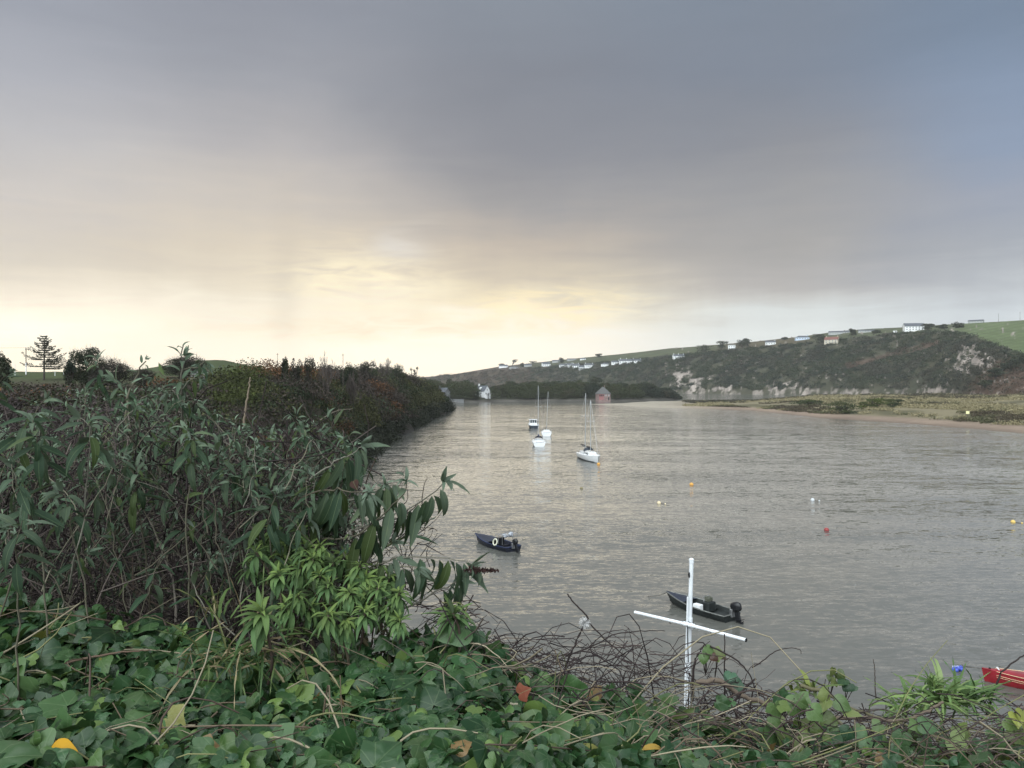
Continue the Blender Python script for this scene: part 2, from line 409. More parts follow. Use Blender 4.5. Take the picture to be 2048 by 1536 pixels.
# ------------------------------------------------------------------ near bank and the left headland: one ground sheet
COAST = np.array([(90, 14), (40, 17), (20, 18.5), (8, 19.5), (0, 23), (-6, 33), (-10, 43), (-16, 66), (-21, 100), (-25, 140), (-27, 180), (-28.3, 250),
                  (-28.8, 330), (-29.5, 360), (-42, 388), (-80, 420), (-150, 460), (-400, 520)], float)
def coast_d(x, y):
    """signed distance to the shore line, positive inland"""
    x = np.asarray(x, float); y = np.asarray(y, float)
    best = np.full(x.shape, 1e9); sgn = np.ones(x.shape)
    for (ax, ay), (bx, by) in zip(COAST[:-1], COAST[1:]):
        ux, uy = bx-ax, by-ay; L2 = ux*ux+uy*uy
        t = np.clip(((x-ax)*ux+(y-ay)*uy)/L2, 0, 1)
        px, py = ax+t*ux-x, ay+t*uy-y; d = np.hypot(px, py)
        cr = ux*(y-ay)-uy*(x-ax)
        m_ = d < best-1e-9; best = np.where(m_, d, best); sgn = np.where(m_, np.sign(cr), sgn)
    return best*sgn
def ground_z(x, y, rough=True):
    x = np.asarray(x, float); y = np.asarray(y, float)
    d = coast_d(x, y)+((fbm(x*.06, y*.05, 3, 5)-.5)*11*sstep(y, 50, 95) if rough else 0)
    Hc = np.interp(y, [0, 20, 50, 75, 100, 120, 135, 160, 200, 250, 300, 340, 365, 400], [10.8, 10.2, 9.8, 10.0, 10.6, 11.9, 12.9, 13.4, 13.8, 12.9, 10.2, 7.4, 5.5, 5])
    Hi = np.interp(y, [0, 20, 50, 100, 130, 150, 200, 230, 300, 420], [10.8, 10.2, 10.2, 11.6, 12.9, 13.6, 15.1, 15.6, 16, 16])
    H = Hc+(Hi-Hc)*sstep(d, 18, 60)+9.0*np.exp(-(((x+150)/38)**2+((y-405)/45)**2))
    far = sstep(y, 22, 60)
    wn = 22.0; near = np.clip(d/wn, -1, 1); near = np.sign(near)*np.abs(near)**1.1
    steep = np.clip(d/(11.0+6*(1-sstep(y, 220, 310))), -.6, 1); steep = np.where(steep > 0, 1-(1-steep)**1.8, steep)
    z = H*(near*(1-far)+steep*far)
    z = np.where(d < 0, np.maximum(d*.35, -3.0), z)
    if rough: z = z+(fbm(x*.3, y*.3, 4, 9)-.5)*np.where(d > 1, .5, .1)*sstep(np.hypot(x, y), 3, 9)
    if rough: z = z+(fbm(x*.07+4, y*.055, 3, 6)-.5)*6.5*sstep(d, 1, 9)*(1-sstep(d, 24, 40))*sstep(y, 75, 120)
    lane = sstep(y, 1.15, .75)*sstep(x, -40, -30)          # the lane the viewer stands on
    return z*(1-lane)+10.35*lane
def ground():
    ths = np.radians(np.concatenate([np.arange(-180, -75, 5), np.arange(-75, 60, .6), np.arange(60, 180.1, 5)]))
    rs = np.concatenate([np.linspace(.15, 2.4, 10), 2.4*1.033**np.arange(1, 172)]); rs = rs[rs < 560]
    T, Q = np.meshgrid(ths, rs, indexing='ij')
    x = Q*np.sin(T); y = Q*np.cos(T); z = ground_z(x, y)
    z = np.where(y < -8, np.minimum(z, 10.4), z)
    n, k = T.shape; idx = np.arange(n*k).reshape(n, k)
    f = np.stack([idx[:-1, :-1], idx[:-1, 1:], idx[1:, 1:], idx[1:, :-1]], -1).reshape(-1, 4)
    d = coast_d(x, y)
    p = fbm(x*.05, y*.05, 4, 3)[..., None]; q = fbm(x*.7, y*.7, 3, 4)[..., None]
    c = np.array([.045, .042, .028])*(1-p)+np.array([.060, .048, .035])*p
    grass = (sstep(d, 26, 36)*sstep(y, 105, 140))[..., None]
    c = c*(1-grass)+(np.array([.046, .062, .024])*(.7+.6*q))*grass
    wet = (sstep(z, 1.6, .3))[..., None]; c = c*(1-wet)+np.array([.035, .034, .033])*wet
    lane = (sstep(y, 1.2, .7)*sstep(np.abs(z-10.35), .3, .05))[..., None]; c = c*(1-lane)+np.array([.06, .06, .058])*lane
    o = np_mesh('ground', np.stack([x, y, z], -1).reshape(-1, 3), [f], M_ground, col=c.reshape(-1, 3), smooth=True)
    tag(o, 'scrubby left bank and headland ground beside the estuary', 'ground', kind='structure')
ground()

# ------------------------------------------------------------------ scrub that covers the headland and the bank below the hedge
def scrub():
    rng = np.random.default_rng(11); parts = []
    def patch(n, xr, yr, keep, rad, hgt, nper, sz):
        x = rng.uniform(*xr, n*4); y = yr[0]+(yr[1]-yr[0])*rng.uniform(0, 1, n*4)**1.15
        d = coast_d(x, y); k = keep(x, y, d); x, y, d = x[k][:n], y[k][:n], d[k][:n]
        z = ground_z(x, y); m_ = len(x)
        r = rng.uniform(*rad, m_)*(.75+y/520); h = r*rng.uniform(*hgt, m_)*(.55+.45*sstep(y, 85, 130))
        p = fbm(x*.045+3, y*.045, 3, 21)+rng.normal(0, .07, m_); q = fbm(x*.09, y*.03+7, 3, 22)+rng.normal(0, .05, m_)
        c = np.array([.030, .041, .022])+np.zeros((m_, 3))
        c = np.where((p > .56)[:, None], [.056, .058, .025], c)
        c = np.where((p < .45)[:, None], [.055, .044, .038], c)
        red = (q > .548) & (z > 3.5) & (y < 195); c = np.where(red[:, None], [.105, .052, .026], c)
        lowc = z < 3.0; c = np.where(lowc[:, None], [.026, .030, .021], c)
        u = x/y*F+1024
        hv = (y < 62) & (x < -9); c = np.where(hv[:, None] & (p < .60)[:, None], [.052, .041, .041], c)
        gr = (u > 405) & (u < 520) & (y > 62) & (y < 150) & (d > 12)
        c = np.where(gr[:, None] & (rng.random(m_) < .8)[:, None], [.046, .056, .018], c)
        c = c*rng.uniform(.52, 1.25, (m_, 1))
        v, f, cc, _ = dome_leaves(rng, np.stack([x, y, z+h*.25], -1), np.stack([r, r, h], -1), nper, sz(y), c)
        parts.append((v, f, cc, None))
    ondland = lambda x, y, d: (d > -.4) & (d < 46) & ~((d > 24) & (y > 92))
    patch(2700, (-110, -8), (60, 372), ondland, (1.3, 3.3), (.55, .95), 110, lambda y: .17+y*.0016)
    patch(300, (-75, -20), (85, 340), lambda x, y, d: (d > 1) & (d < 30) & ~((d > 20) & (y > 92)), (2.4, 4.2), (.5, .85), 260, lambda y: .18+y*.0016)
    # crest and waterline rows
    patch(900, (-60, -20), (80, 365), lambda x, y, d: (d > -.8) & (d < 5), (1.3, 2.4), (.5, .8), 100, lambda y: .16+y*.0015)
    patch(800, (-60, -24), (90, 350), lambda x, y, d: (d > 5) & (d < 17), (.9, 1.9), (.45, .9), 84, lambda y: .16+y*.0015)
    # nearer ground behind the shrubs
    patch(4200, (-70, -1), (6, 72), lambda x, y, d: (d > .1) & (x < -.6) & ((x < -y*.10) | (y > 14)), (.8, 1.5), (.32, .62), 110, lambda y: .10+y*.0024)
    patch(800, (-3, 34), (4, 21), lambda x, y, d: (d > .1), (.5, 1.0), (.4, .7), 110, lambda y: .07+y*.003)
    V, f, C, _ = merge(parts)
    o = np_mesh('scrub', V, f, M_scrub, col=C)
    tag(o, 'dark gorse, bracken and bramble scrub covering the left headland', 'scrub', kind='stuff')
scrub()

# ------------------------------------------------------------------ the far hillside across the water
HU = np.array([760, 840, 900, 1000, 1100, 1250, 1340, 1500, 1600, 1700, 1800, 1880, 1950, 2048, 2200, 2600, 3400], float)
HD0 = np.array([1700, 1560, 1480, 1360, 1250, 1080, 985, 895, 840, 785, 735, 670, 560, 440, 350, 270, 220], float)
HDE = np.array([1810, 1680, 1590, 1480, 1390, 1215, 1115, 1030, 985, 930, 890, 815, 730, 610, 500, 400, 330], float)
HVE = np.array([757, 757, 753, 741, 735, 723, 714, 698, 690, 679, 669, 664, 672, 716, 725, 730, 735], float)
HD1 = np.array([2200, 2100, 1950, 1800, 1660, 1450, 1330, 1210, 1140, 1080, 1030, 1000, 980, 950, 850, 760, 700], float)
HVT = np.array([756, 755, 750, 733, 722, 707, 697, 684, 673, 660, 655, 650, 646, 640, 632, 622, 615], float)
def zv(v, Y): return CAMZ+(768-v)/F*Y
def hill_z(u, Y, rough=True):
    u = np.asarray(u, float); Y = np.asarray(Y, float)
    D0, DE, VE, D1, VT = (np.interp(u, HU, a) for a in (HD0, HDE, HVE, HD1, HVT))
    ze, zt = zv(VE, DE), zv(VT, D1)
    t = np.clip((Y-D0)/(DE-D0), -.3, 1); s = np.where(t > 0, t**.80, t)
    z1 = ze*s
    t2 = np.clip((Y-DE)/(D1-DE), 0, 1); z2 = ze+(zt-ze)*(t2*(1.18-.18*t2))
    z = np.where(Y < DE, z1, z2)
    z = np.where(Y > D1, zt-(Y-D1)*.03, z)
    if rough:
        x = (u-1024)/F*Y
        cl = sstep(t, 0, .12)*(1-sstep(t, .9, 1.02))
        z = z+((fbm(x*.012, Y*.012, 4, 31)-.5)*15+(fbm(x*.06, Y*.06, 4, 32)-.5)*6)*cl+(fbm(x*.05, Y*.05, 3, 33)-.5)*2*sstep(t, .8, 1)*(1-sstep(t2, .6, 1))
    return z
def hill_at(u, v):
    Y = np.linspace(np.interp(u, HU, HD0), np.interp(u, HU, HD1), 900)
    vv = 768-(hill_z(np.full(900, u), Y)-CAMZ)/Y*F
    ok = np.nonzero(vv <= v)[0]; i = ok[0] if len(ok) else int(np.argmin(vv))
    return float(Y[i])
def hill_pt(u, v):
    Y = hill_at(u, v); return Vector(((u-1024)/F*Y, Y, float(hill_z(np.array([u]), np.array([Y]))[0])))
def gauss(u, v, u0, v0, su, sv): return np.exp(-((u-u0)/su)**2-((v-v0)/sv)**2)
def hill_cover(u, v, x, Y, t, t2):
    """what grows where: rock, field and bracken shares"""
    n = fbm(x*.05, Y*.05, 4, 41); n2 = fbm(x*.11, Y*.11+v*.05, 3, 42)
    rock = 0
    for a in ((1362, 752, 22, 14), (1392, 768, 30, 16), (1430, 779, 30, 5), (1545, 779, 16, 6), (1585, 774, 22, 9), (1612, 786, 12, 5), 
              (1945, 703, 24, 12), (1928, 724, 18, 22), (1955, 724, 30, 18), (1918, 740, 10, 8), (1872, 784, 22, 9), (1850, 790, 26, 5), (1700, 788, 60, 5), (1780, 791, 80, 5)):
        rock = np.maximum(rock, gauss(u, v, *a))
    n3 = fbm(u*.17, v*.17+u*.05, 4, 43); rock = sstep(rock*.8+(n3-.5)*2.0, .40, .62)*(u > 1330)
    base = sstep(t, .07, .02)*sstep(n2, .44, .56); rock = np.maximum(rock, base*.8*sstep(n3, .35, .5))
    field = sstep(t2, .03, .14)*sstep(u, 1120, 1240)
    field = np.maximum(field, sstep(t2, .10, .3)*sstep(u, 1000, 1100)*.8)
    field = field*(1-sstep(u, 1440, 1500)*(1-sstep(u, 1560, 1600))*.0)
    field = np.maximum(field, sstep(u-(v-655)*-.15, 1925, 1965)*sstep(t, .97, 1.02))
    brk = np.maximum(sstep(u+(v-700)*.9, 1985, 2035)*(1-sstep(t, .93, 1.0))*sstep(v, 712, 726), sstep(np.abs((v-732)+(u-1700)*.26), 9, 2)*(u > 1690)*(u < 1880)*.9)
    brk = np.maximum(brk, sstep(u, 1180, 1000)*.55)
    return rock, field, brk, n, n2
def hillside():
    us = np.concatenate([np.arange(740, 1300, 4), np.arange(1300, 2080, 2.4), np.linspace(2080, 3400, 90)])
    ts = np.concatenate([np.linspace(-.12, 1, 74), 1+np.linspace(.02, 1.0, 40), [2.25, 2.8, 4]])
    U, T = np.meshgrid(us, ts, indexing='ij')
    D0, DE, D1 = (np.interp(U, HU, a) for a in (HD0, HDE, HD1))
    Y = np.where(T < 1, D0+(DE-D0)*T, np.where(T < 2, DE+(D1-DE)*(T-1), D1+(T-2)*260))
    X = (U-1024)/F*Y; Z = hill_z(U, Y); v = 768-(Z-CAMZ)/Y*F
    rock, field, brk, n, n2 = hill_cover(U, v, X, Y, T, T-1)
    Z = Z+rock*(n2-.45)*7
    e = lambda a: a[..., None]
    c = np.array([.040, .046, .031])*(1-e(n))+np.array([.065, .060, .040])*e(n)
    c = c*(1-e(brk))+np.array([.078, .052, .038])*e(brk)
    brownfield = e(sstep(U, 1400, 1480)*(1-sstep(U, 1600, 1650))*.75)
    fc = np.array([.072, .082, .045])*(1-brownfield)+np.array([.085, .066, .040])*brownfield
    rg = e(sstep(U, 1890, 1960)); fc = fc*(1-rg)+np.array([.092, .120, .054])*rg
    strip = (np.sin(v*1.1+U*.22)*.5+.5)*.25+.85
    c = c*(1-e(field))+fc*e(strip)*e(.75+.5*n)*e(field)
    c = c*(1-e(rock))+np.array([.27, .235, .21])*e(.25+1.3*fbm(U*.22, v*.07, 3, 44))*e(rock)
    n_, k = U.shape; idx = np.arange(n_*k).reshape(n_, k)
    f = np.stack([idx[:-1, :-1], idx[1:, :-1], idx[1:, 1:], idx[:-1, 1:]], -1).reshape(-1, 4)
    o = np_mesh('hillside', np.stack([X, Y, Z], -1).reshape(-1, 3), [f], M_far, col=c.reshape(-1, 3))
    tag(o, 'long hillside of scrub, fields and pale cliffs across the water', 'hillside', kind='structure')
    # woody scrub on its slopes
    rng = np.random.default_rng(5)
    m_ = 15000
    u = np.concatenate([rng.uniform(860, 2200, m_), rng.uniform(1300, 2200, m_//2)]); t = rng.uniform(.05, 1.06, len(u))
    D0, DE, D1 = (np.interp(u, HU, a) for a in (HD0, HDE, HD1)); Y = D0+(DE-D0)*t; x = (u-1024)/F*Y; z = hill_z(u, Y); v = 768-(z-CAMZ)/Y*F
    rock, field, brk, n, n2 = hill_cover(u, v, x, Y, t, t-1)
    k = (rock < .3) & (field < .4) & (rng.random(len(u)) > brk*.72) & (n2+rng.normal(0, .05, len(u)) > .40)
    u, x, Y, z, n, brk = u[k], x[k], Y[k], z[k], n[k], brk[k]; M = len(u)
    r = rng.uniform(1.4, 3.4, M)*(.7+Y/1500); h = r*rng.uniform(.45, .9, M)
    c = np.where((n > .54)[:, None], [.044, .056, .034], [.030, .041, .031]); c = np.where((n < .42)[:, None], [.052, .052, .040], c)
    c = np.where((rng.random(M) < .05)[:, None], [.11, .10, .07], c)
    c = c*rng.uniform(.55, 1.2, (M, 1))
    c = np.where(((brk > .4) & (rng.random(M) < .5))[:, None], [.075, .050, .038], c)
    V, f, C, _ = dome_leaves(rng, np.stack([x, Y, z+h*.2], -1), np.stack([r, r, h], -1), 17, .55+Y*.00095, c)
    o = np_mesh('hillside_scrub', V, f, M_scrub, col=C); tag(o, 'low dark scrub growing all over the far hillside slopes', 'scrub', kind='stuff')
hillside()

# ------------------------------------------------------------------ the sand spit with its dunes
SU = np.array([1180, 1255, 1300, 1400, 1500, 1580, 1640, 1750, 1850, 1950, 2048, 2200, 2600, 3400], float)
SV0 = np.array([809, 811.5, 815, 818, 821, 829, 836, 843, 850, 858, 867, 880, 905, 930], float)
SV1 = np.array([808.5, 806, 803.5, 802.5, 801.5, 800.5, 799.5, 798.5, 797.5, 798, 799, 802, 806, 812], float)
def spit_z(u, Y):
    D0 = CAMZ*F/(np.interp(u, SU, SV0)-768); D1 = CAMZ*F/(np.interp(u, SU, SV1)-768)
    x = (u-1024)/F*Y
    a = Y-D0; b = D1-Y
    up = sstep(a, 0, 16)*.9+sstep(a, 12, 46)*sstep(u, 1500, 1680)*1.9+sstep(a, 20, 120)*.7*sstep(u, 1420, 1620)
    z = up*sstep(b, -1, 40)+(fbm(x*.05, Y*.05, 4, 51)-.45)*1.8*sstep(a, 10, 45)*sstep(b, 5, 50)
    z = z+sstep(u, 1960, 2150)*sstep(a, 80, 260)*3
    return np.where((a < 0) | (b < 0), np.minimum(a, b)*.03, z), a, b, x
def spit():
    us = np.concatenate([np.arange(1180, 2080, 3), np.linspace(2080, 3400, 90)]); ts = np.linspace(-.06, 1.04, 110)
    U, T = np.meshgrid(us, ts, indexing='ij')
    D0 = CAMZ*F/(np.interp(U, SU, SV0)-768); D1 = CAMZ*F/(np.interp(U, SU, SV1)-768)
    Y = D0+(D1-D0)*T; Z, a, b, X = spit_z(U, Y)
    n = fbm(X*.06, Y*.06, 4, 52); e = lambda q: q[..., None]
    sand = np.array([.235, .18, .14])*(.8+.4*e(n)); wet = e(sstep(a, 9, 1)); sand = sand*(1-wet*.35)
    pale = e(sstep(U, 1480, 1300)); sand = sand*(1-pale)+np.array([.30, .27, .22])*pale*(.85+.3*e(n))
    gr = e(np.clip(sstep(a, 13, 22)*sstep(b, 0, 25)*sstep(U+(n-.5)*60, 1330, 1420), 0, 1))
    gc = np.array([.19, .165, .105])*(1-e(sstep(n, .4, .6)))+np.array([.10, .092, .055])*e(sstep(n, .4, .6))
    c = sand*(1-gr)+gc*gr
    n_, k = U.shape; idx = np.arange(n_*k).reshape(n_, k)
    f = np.stack([idx[:-1, :-1], idx[1:, :-1], idx[1:, 1:], idx[:-1, 1:]], -1).reshape(-1, 4)
    o = np_mesh('sand_spit', np.stack([X, Y, Z], -1).reshape(-1, 3), [f], M_sand, col=c.reshape(-1, 3), smooth=True)
    tag(o, 'low sand spit with a strip of pinkish beach', 'sandbank', kind='structure')
    rng = np.random.default_rng(8); m_ = 11000
    u = rng.uniform(1370, 2250, m_); t = rng.uniform(.02, 1, m_)**1.4
    D0 = CAMZ*F/(np.interp(u, SU, SV0)-768); D1 = CAMZ*F/(np.interp(u, SU, SV1)-768); Y = D0+(D1-D0)*t
    z, a, b, x = spit_z(u, Y); k = (a > 14+(fbm(x*.1, Y*.1, 2, 3)-.5)*10) & (b > 2) & (fbm(x*.05+9, Y*.02, 3, 77) > .36); u, x, Y, z, a, b = (q[k] for q in (u, x, Y, z, a, b)); M = len(u)
    r = rng.uniform(.7, 1.7, M)*(.7+Y/600); h = r*rng.uniform(.35, .75, M)*(.35+.65*sstep(u, 1540, 1680))
    n = fbm(x*.055, Y*.035, 4, 53)
    c = np.where((n > .44)[:, None], [.24, .21, .125], [.085, .085, .048]); c = np.where((n < .40)[:, None], [.070, .058, .040], c)
    c = np.where(((b < 90) & (rng.random(M) < .7))[:, None], [.045, .042, .032], c)
    V, f, C, _ = dome_leaves(rng, np.stack([x, Y, z+h*.2], -1), np.stack([r, r, h], -1), 26, .22+Y*.0011, c)
    o = np_mesh('dune_grass', V, f, M_scrub, col=C); tag(o, 'straw coloured marram grass on the dunes of the sand spit', 'grass', kind='stuff')
spit()

# ------------------------------------------------------------------ the wooded point with the boathouses
PU = np.array([830, 880, 910, 950, 1000, 1100, 1200, 1260, 1310, 1350, 1366], float)
PV = np.array([806, 805, 805, 804.5, 803.5, 802.5, 802.5, 802, 801, 799.5, 798.5], float)
PT = np.array([757, 760, 758, 766, 766, 765, 766, 768, 767, 776, 796], float)     # height of the tree tops
def point_z(u, Y):
    D0 = CAMZ*F/(np.interp(u, PU, PV)-768); a = Y-D0; x = (u-1024)/F*Y
    g = sstep(a, -1, 6)*1.6+sstep(a, 5, 32)*(3.6)+sstep(a, 30, 80)*2
    end = sstep(u, 1366, 1325); end0 = 1
    return np.where(a < -1, np.maximum((a+1)*.05, -2), g*end*end0*sstep(a, 165, 110)+(fbm(x*.2, Y*.2, 3, 61)-.5)*.8*sstep(a, 0, 4)-.3*(1-end)), a, x
def point():
    us = np.arange(812, 1372, 3.); av = np.concatenate([np.linspace(-6, 40, 40), np.linspace(43, 180, 26)])
    U, A = np.meshgrid(us, av, indexing='ij'); Y = CAMZ*F/(np.interp(U, PU, PV)-768)+A
    Z, a, X = point_z(U, Y); n = fbm(X*.15, Y*.15, 3, 62); e = lambda q: q[..., None]
    rk = e(sstep(Z, 1.9, .9)); c = np.array([.040, .042, .028])*(1-rk)+np.array([.075, .070, .062])*rk*(.5+e(n))
    n_, k = U.shape; idx = np.arange(n_*k).reshape(n_, k)
    f = np.stack([idx[:-1, :-1], idx[1:, :-1], idx[1:, 1:], idx[:-1, 1:]], -1).reshape(-1, 4)
    o = np_mesh('headland', np.stack([X, Y, Z], -1).reshape(-1, 3), [f], M_far, col=c.reshape(-1, 3), smooth=True)
    tag(o, 'low rocky point carrying the dark wood and boathouses', 'headland', kind='structure')
    rng = np.random.default_rng(15); m_ = 1500
    u = rng.uniform(836, 1362, m_); D0 = CAMZ*F/(np.interp(u, PU, PV)-768); a = 3+rng.uniform(0, 1, m_)**1.3*100
    Y = D0+a; z, _, x = point_z(u, Y)
    # keep the boathouses and the open shore in front of them clear
    k = ~((np.abs(u-969) < 15) & (a < 19)) & ~((np.abs(u-1208) < 17) & (a < 20)) & ~((np.abs(u-888) < 13) & (a < 14)) & ~((np.abs(u-908) < 17) & (a < 7))
    k &= ~((u > 1140) & (u < 1195) & (a < 6))
    u, a, Y, z, x = (q[k] for q in (u, a, Y, z, x)); M = len(u)
    top = zv(np.interp(u, PU, PT)+(fbm(u*.045, u*0+2.2, 3, 66)-.42)*22, Y)-z; cap = np.where(a < 9, 4.5+a*.3, 30)
    hgt = np.clip(np.minimum(top*rng.uniform(.55, 1.0, M), cap), 1.2, 12)
    r = np.clip(hgt*rng.uniform(.30, .5, M), 1.2, 4.2)
    n = fbm(x*.05, Y*.03, 3, 63)
    c = np.where((n > .53)[:, None], [.040, .048, .022], [.022, .030, .021]); c = np.where((rng.random(M) < .07)[:, None], [.050, .042, .026], c)
    parts = []
    for q in (.28, .62, .86):
        rr = np.stack([r, r, hgt*.24], -1)*(1.05 if q < .8 else .75)
        cc = np.stack([x+rng.normal(0, .25, M)*r, Y+rng.normal(0, .25, M)*r, z+hgt*q], -1)
        parts.append(dome_leaves(rng, cc, rr, 42, np.full(M, .75), c, -.5))
    V, f, C, _ = merge(parts)
    o = np_mesh('woodland', V, f, M_tree, col=C); tag(o, 'dark wood covering the low point behind the boathouses', 'woodland', kind='stuff')
point()

# ------------------------------------------------------------------ houses
def house(name, label, cat, loc, rz, L, D, H, RH, wall, roof, group=None, hip=False, wins=(), door=None, chim=(), over=.3, gable_wins=()):
    """long side along local x, front face at -y; wins: (x, z, w, h) on the front; chim: x positions on the ridge"""
    e = empty(name, loc, label, cat, group, rz)
    m_ = MB(); x, y = L/2, D/2
    vs = [(-x, -y, -1.5), (x, -y, -1.5), (x, y, -1.5), (-x, y, -1.5), (-x, -y, H), (x, -y, H), (x, y, H), (-x, y, H)]
    fs = [(0, 1, 5, 4), (1, 2, 6, 5), (2, 3, 7, 6), (3, 0, 4, 7), (4, 5, 6, 7)]
    if not hip:
        vs += [(-x, 0, H+RH), (x, 0, H+RH)]; fs += [(4, 7, 8), (5, 9, 6)]
    m_.poly(vs, fs); wl = m_.build('wall', wall, e)
    q = MB(); t = .14; ax, ay = x+over, y+over; dz = RH*over/y
    if hip:
        rx = max(x-y, .3)
        for s in (0, t):
            pass
        vs = [(-ax, -ay, H-dz*.5), (ax, -ay, H-dz*.5), (ax, ay, H-dz*.5), (-ax, ay, H-dz*.5), (-rx, 0, H+RH), (rx, 0, H+RH)]
        vs += [(a, b, c-t) for a, b, c in vs[:4]]
        q.poly(vs, [(0, 1, 5, 4), (1, 2, 5), (2, 3, 4, 5), (3, 0, 4), (0, 6, 7, 1), (1, 7, 8, 2), (2, 8, 9, 3), (3, 9, 6, 0), (6, 9, 8, 7)])
    else:
        for s in (-1, 1):
            a = [(-ax, s*ay, H-dz+.01), (ax, s*ay, H-dz+.01), (ax, 0, H+RH+.01), (-ax, 0, H+RH+.01)]
            b = [(p[0], p[1], p[2]+t) for p in a]
            q.poly(a+b, [(0, 1, 2, 3), (4, 7, 6, 5), (0, 4, 5, 1), (1, 5, 6, 2), (2, 6, 7, 3), (3, 7, 4, 0)])
    rf = q.build('roof', roof, e)
    for cx in chim:
        c = MB().box((cx, .02, H+RH+.25), (.7, .7, 1.9)); c.box((cx, .02, H+RH+1.22), (.85, .85, .12))
        c.lathe([(.12, 1.28), (.10, 1.6)], (cx, .02, H+RH), 8); c.build('chimney', wall, rf)
    for (wx, wz, ww, wh) in wins:
        fr = MB()
        for sx in (-1, 1): fr.box((wx+sx*ww/2, -y-.05, wz), (.10, .12, wh+.1))
        for sz in (-1, 1): fr.box((wx, -y-.06, wz+sz*wh/2), (ww+.2, .14, .10))
        fr.box((wx, -y-.05, wz), (.07, .08, wh-.1)); f = fr.build('window', M_hull, e)
        MB().box((wx, -y-.012, wz), (ww-.06, .03, wh-.06)).build('pane', M_glass, f)
    for (gy, gz, ww, wh) in gable_wins:     # on the +x gable
        fr = MB()
        for sy in (-1, 1): fr.box((x+.05, gy+sy*ww/2, gz), (.12, .10, wh+.1))
        for sz in (-1, 1): fr.box((x+.06, gy, gz+sz*wh/2), (.14, ww+.2, .10))
        f = fr.build('window', M_hull, e); MB().box((x+.012, gy, gz), (.03, ww-.06, wh-.06)).build('pane', M_glass, f)
    if door: MB().box((door[0], -y-.03, door[2]/2), (door[1], .08, door[2])).build('door', door[3], e)
    return e
M_cream = simple('cream_render', (.52, .47, .38), .7, nscale=1.2, namt=.12)
M_blue = simple('pale_blue_render', (.50, .60, .74), .6, nscale=1.2, namt=.08)
M_stone = simple('pink_stone', (.25, .175, .165), .85, nscale=1.7, namt=.35, bump=.5)
M_thatch = simple('grey_thatch', (.105, .105, .105), .95, nscale=6, namt=.3, bump=.5)
M_dkgrey = simple('dark_grey_render', (.15, .155, .16), .85, nscale=1.5, namt=.3, bump=.2)
M_redroof = simple('red_tile', (.17, .07, .055), .8, nscale=3, namt=.3)
M_grey = simple('grey_render', (.36, .37, .37), .8, nscale=1.5, namt=.2)
M_wood = simple('weathered_wood', (.10, .085, .07), .85, nscale=9, namt=.4, bump=.3)
M_pinkwood = simple('pink_boarding', (.34, .15, .15), .75, nscale=4, namt=.2)

def W3(L, n, z=1.6, w=1.2, h=1.2): return [(-L/2+L*(i+.5)/n, z, w, h) for i in range(n)]
G1 = 'bungalows and houses of the hillside village'
# u, v(base), width px, height px, kind, label
FH = [
 (1007, 735.5, 17, 6, 'b', 'white bungalow at the low seaward end of the village, left of the leaning pine'),
 (1029, 738, 19, 5, 'b', 'low white bungalow directly under the leaning pine'),
 (1056, 733, 15, 5, 'g', 'grey bungalow half hidden by trees, just beyond the leaning pine'),
 (1092, 732.5, 16, 8, 'w', 'white house with a tall end gable, on its own left of the village cluster'),
 (1113, 725, 16, 5, 'g', 'grey house behind the round pine on the village skyline'),
 (1126, 733.5, 15, 6, 'b', 'white bungalow below the round pine on the skyline'),
 (1140, 733.5, 10, 7, 'w', 'narrow white house right of the bungalow under the round pine'),
 (1152, 736.5, 13, 9, 'w', 'tall white house at the left end of the tight gabled cluster'),
 (1164, 739, 12, 8, 'w', 'lowest white gabled house in the middle of the cluster'),
 (1178, 735, 17, 8, 'w', 'long white house with two chimneys at the right end of the cluster'),
 (1143, 721, 17, 4, 'g', 'low grey roofed bungalow on the skyline above the cluster'),
 (1166, 720, 11, 4, 'b', 'white walled bungalow highest on the skyline of the village'),
 (1212, 731.5, 20, 6, 'b', 'white house at the left end of the long white terrace row'),
 (1231, 728.5, 16, 7, 'w', 'stepped white villa second along the terrace row'),
 (1247, 727, 15, 9, 'w', 'tallest white villa in the middle of the terrace row'),
 (1261, 726.5, 14, 8, 'w', 'white villa with a grey roof fourth along the terrace row'),
 (1275, 725.5, 14, 7, 'b', 'white house closing the right end of the terrace row'),
 (1357, 717, 22, 8, 'b', 'lone white house with three chimneys left of the dark pine clump'),
 (1464, 699, 14, 9, 'p', 'small pale square house between two dark pine clumps'),
 (1541, 689.5, 20, 8, 'b', 'white house with slate roof above a bright green lawn'),
 (1604, 679.5, 26, 8, 'l', 'pale blue house standing alone on the brown field'),
 (1664, 687, 26, 13, 'c', 'cream house with many windows and red roof sunk in the scrub'),
 (1679, 668, 40, 6, 'g', 'long low grey roofed house on the crest left of the round tree'),
 (1733, 664.5, 30, 5, 'g', 'long grey bungalow on the crest right of the round tree'),
 (1827, 661.5, 36, 15, 'w', 'large white house with slate roof on the crest beside dark trees'),
 (1952, 645, 26, 6, 'g', 'grey roofed farm building far right on the skyline'),
]
GRP = 'houses scattered along the far hillside'
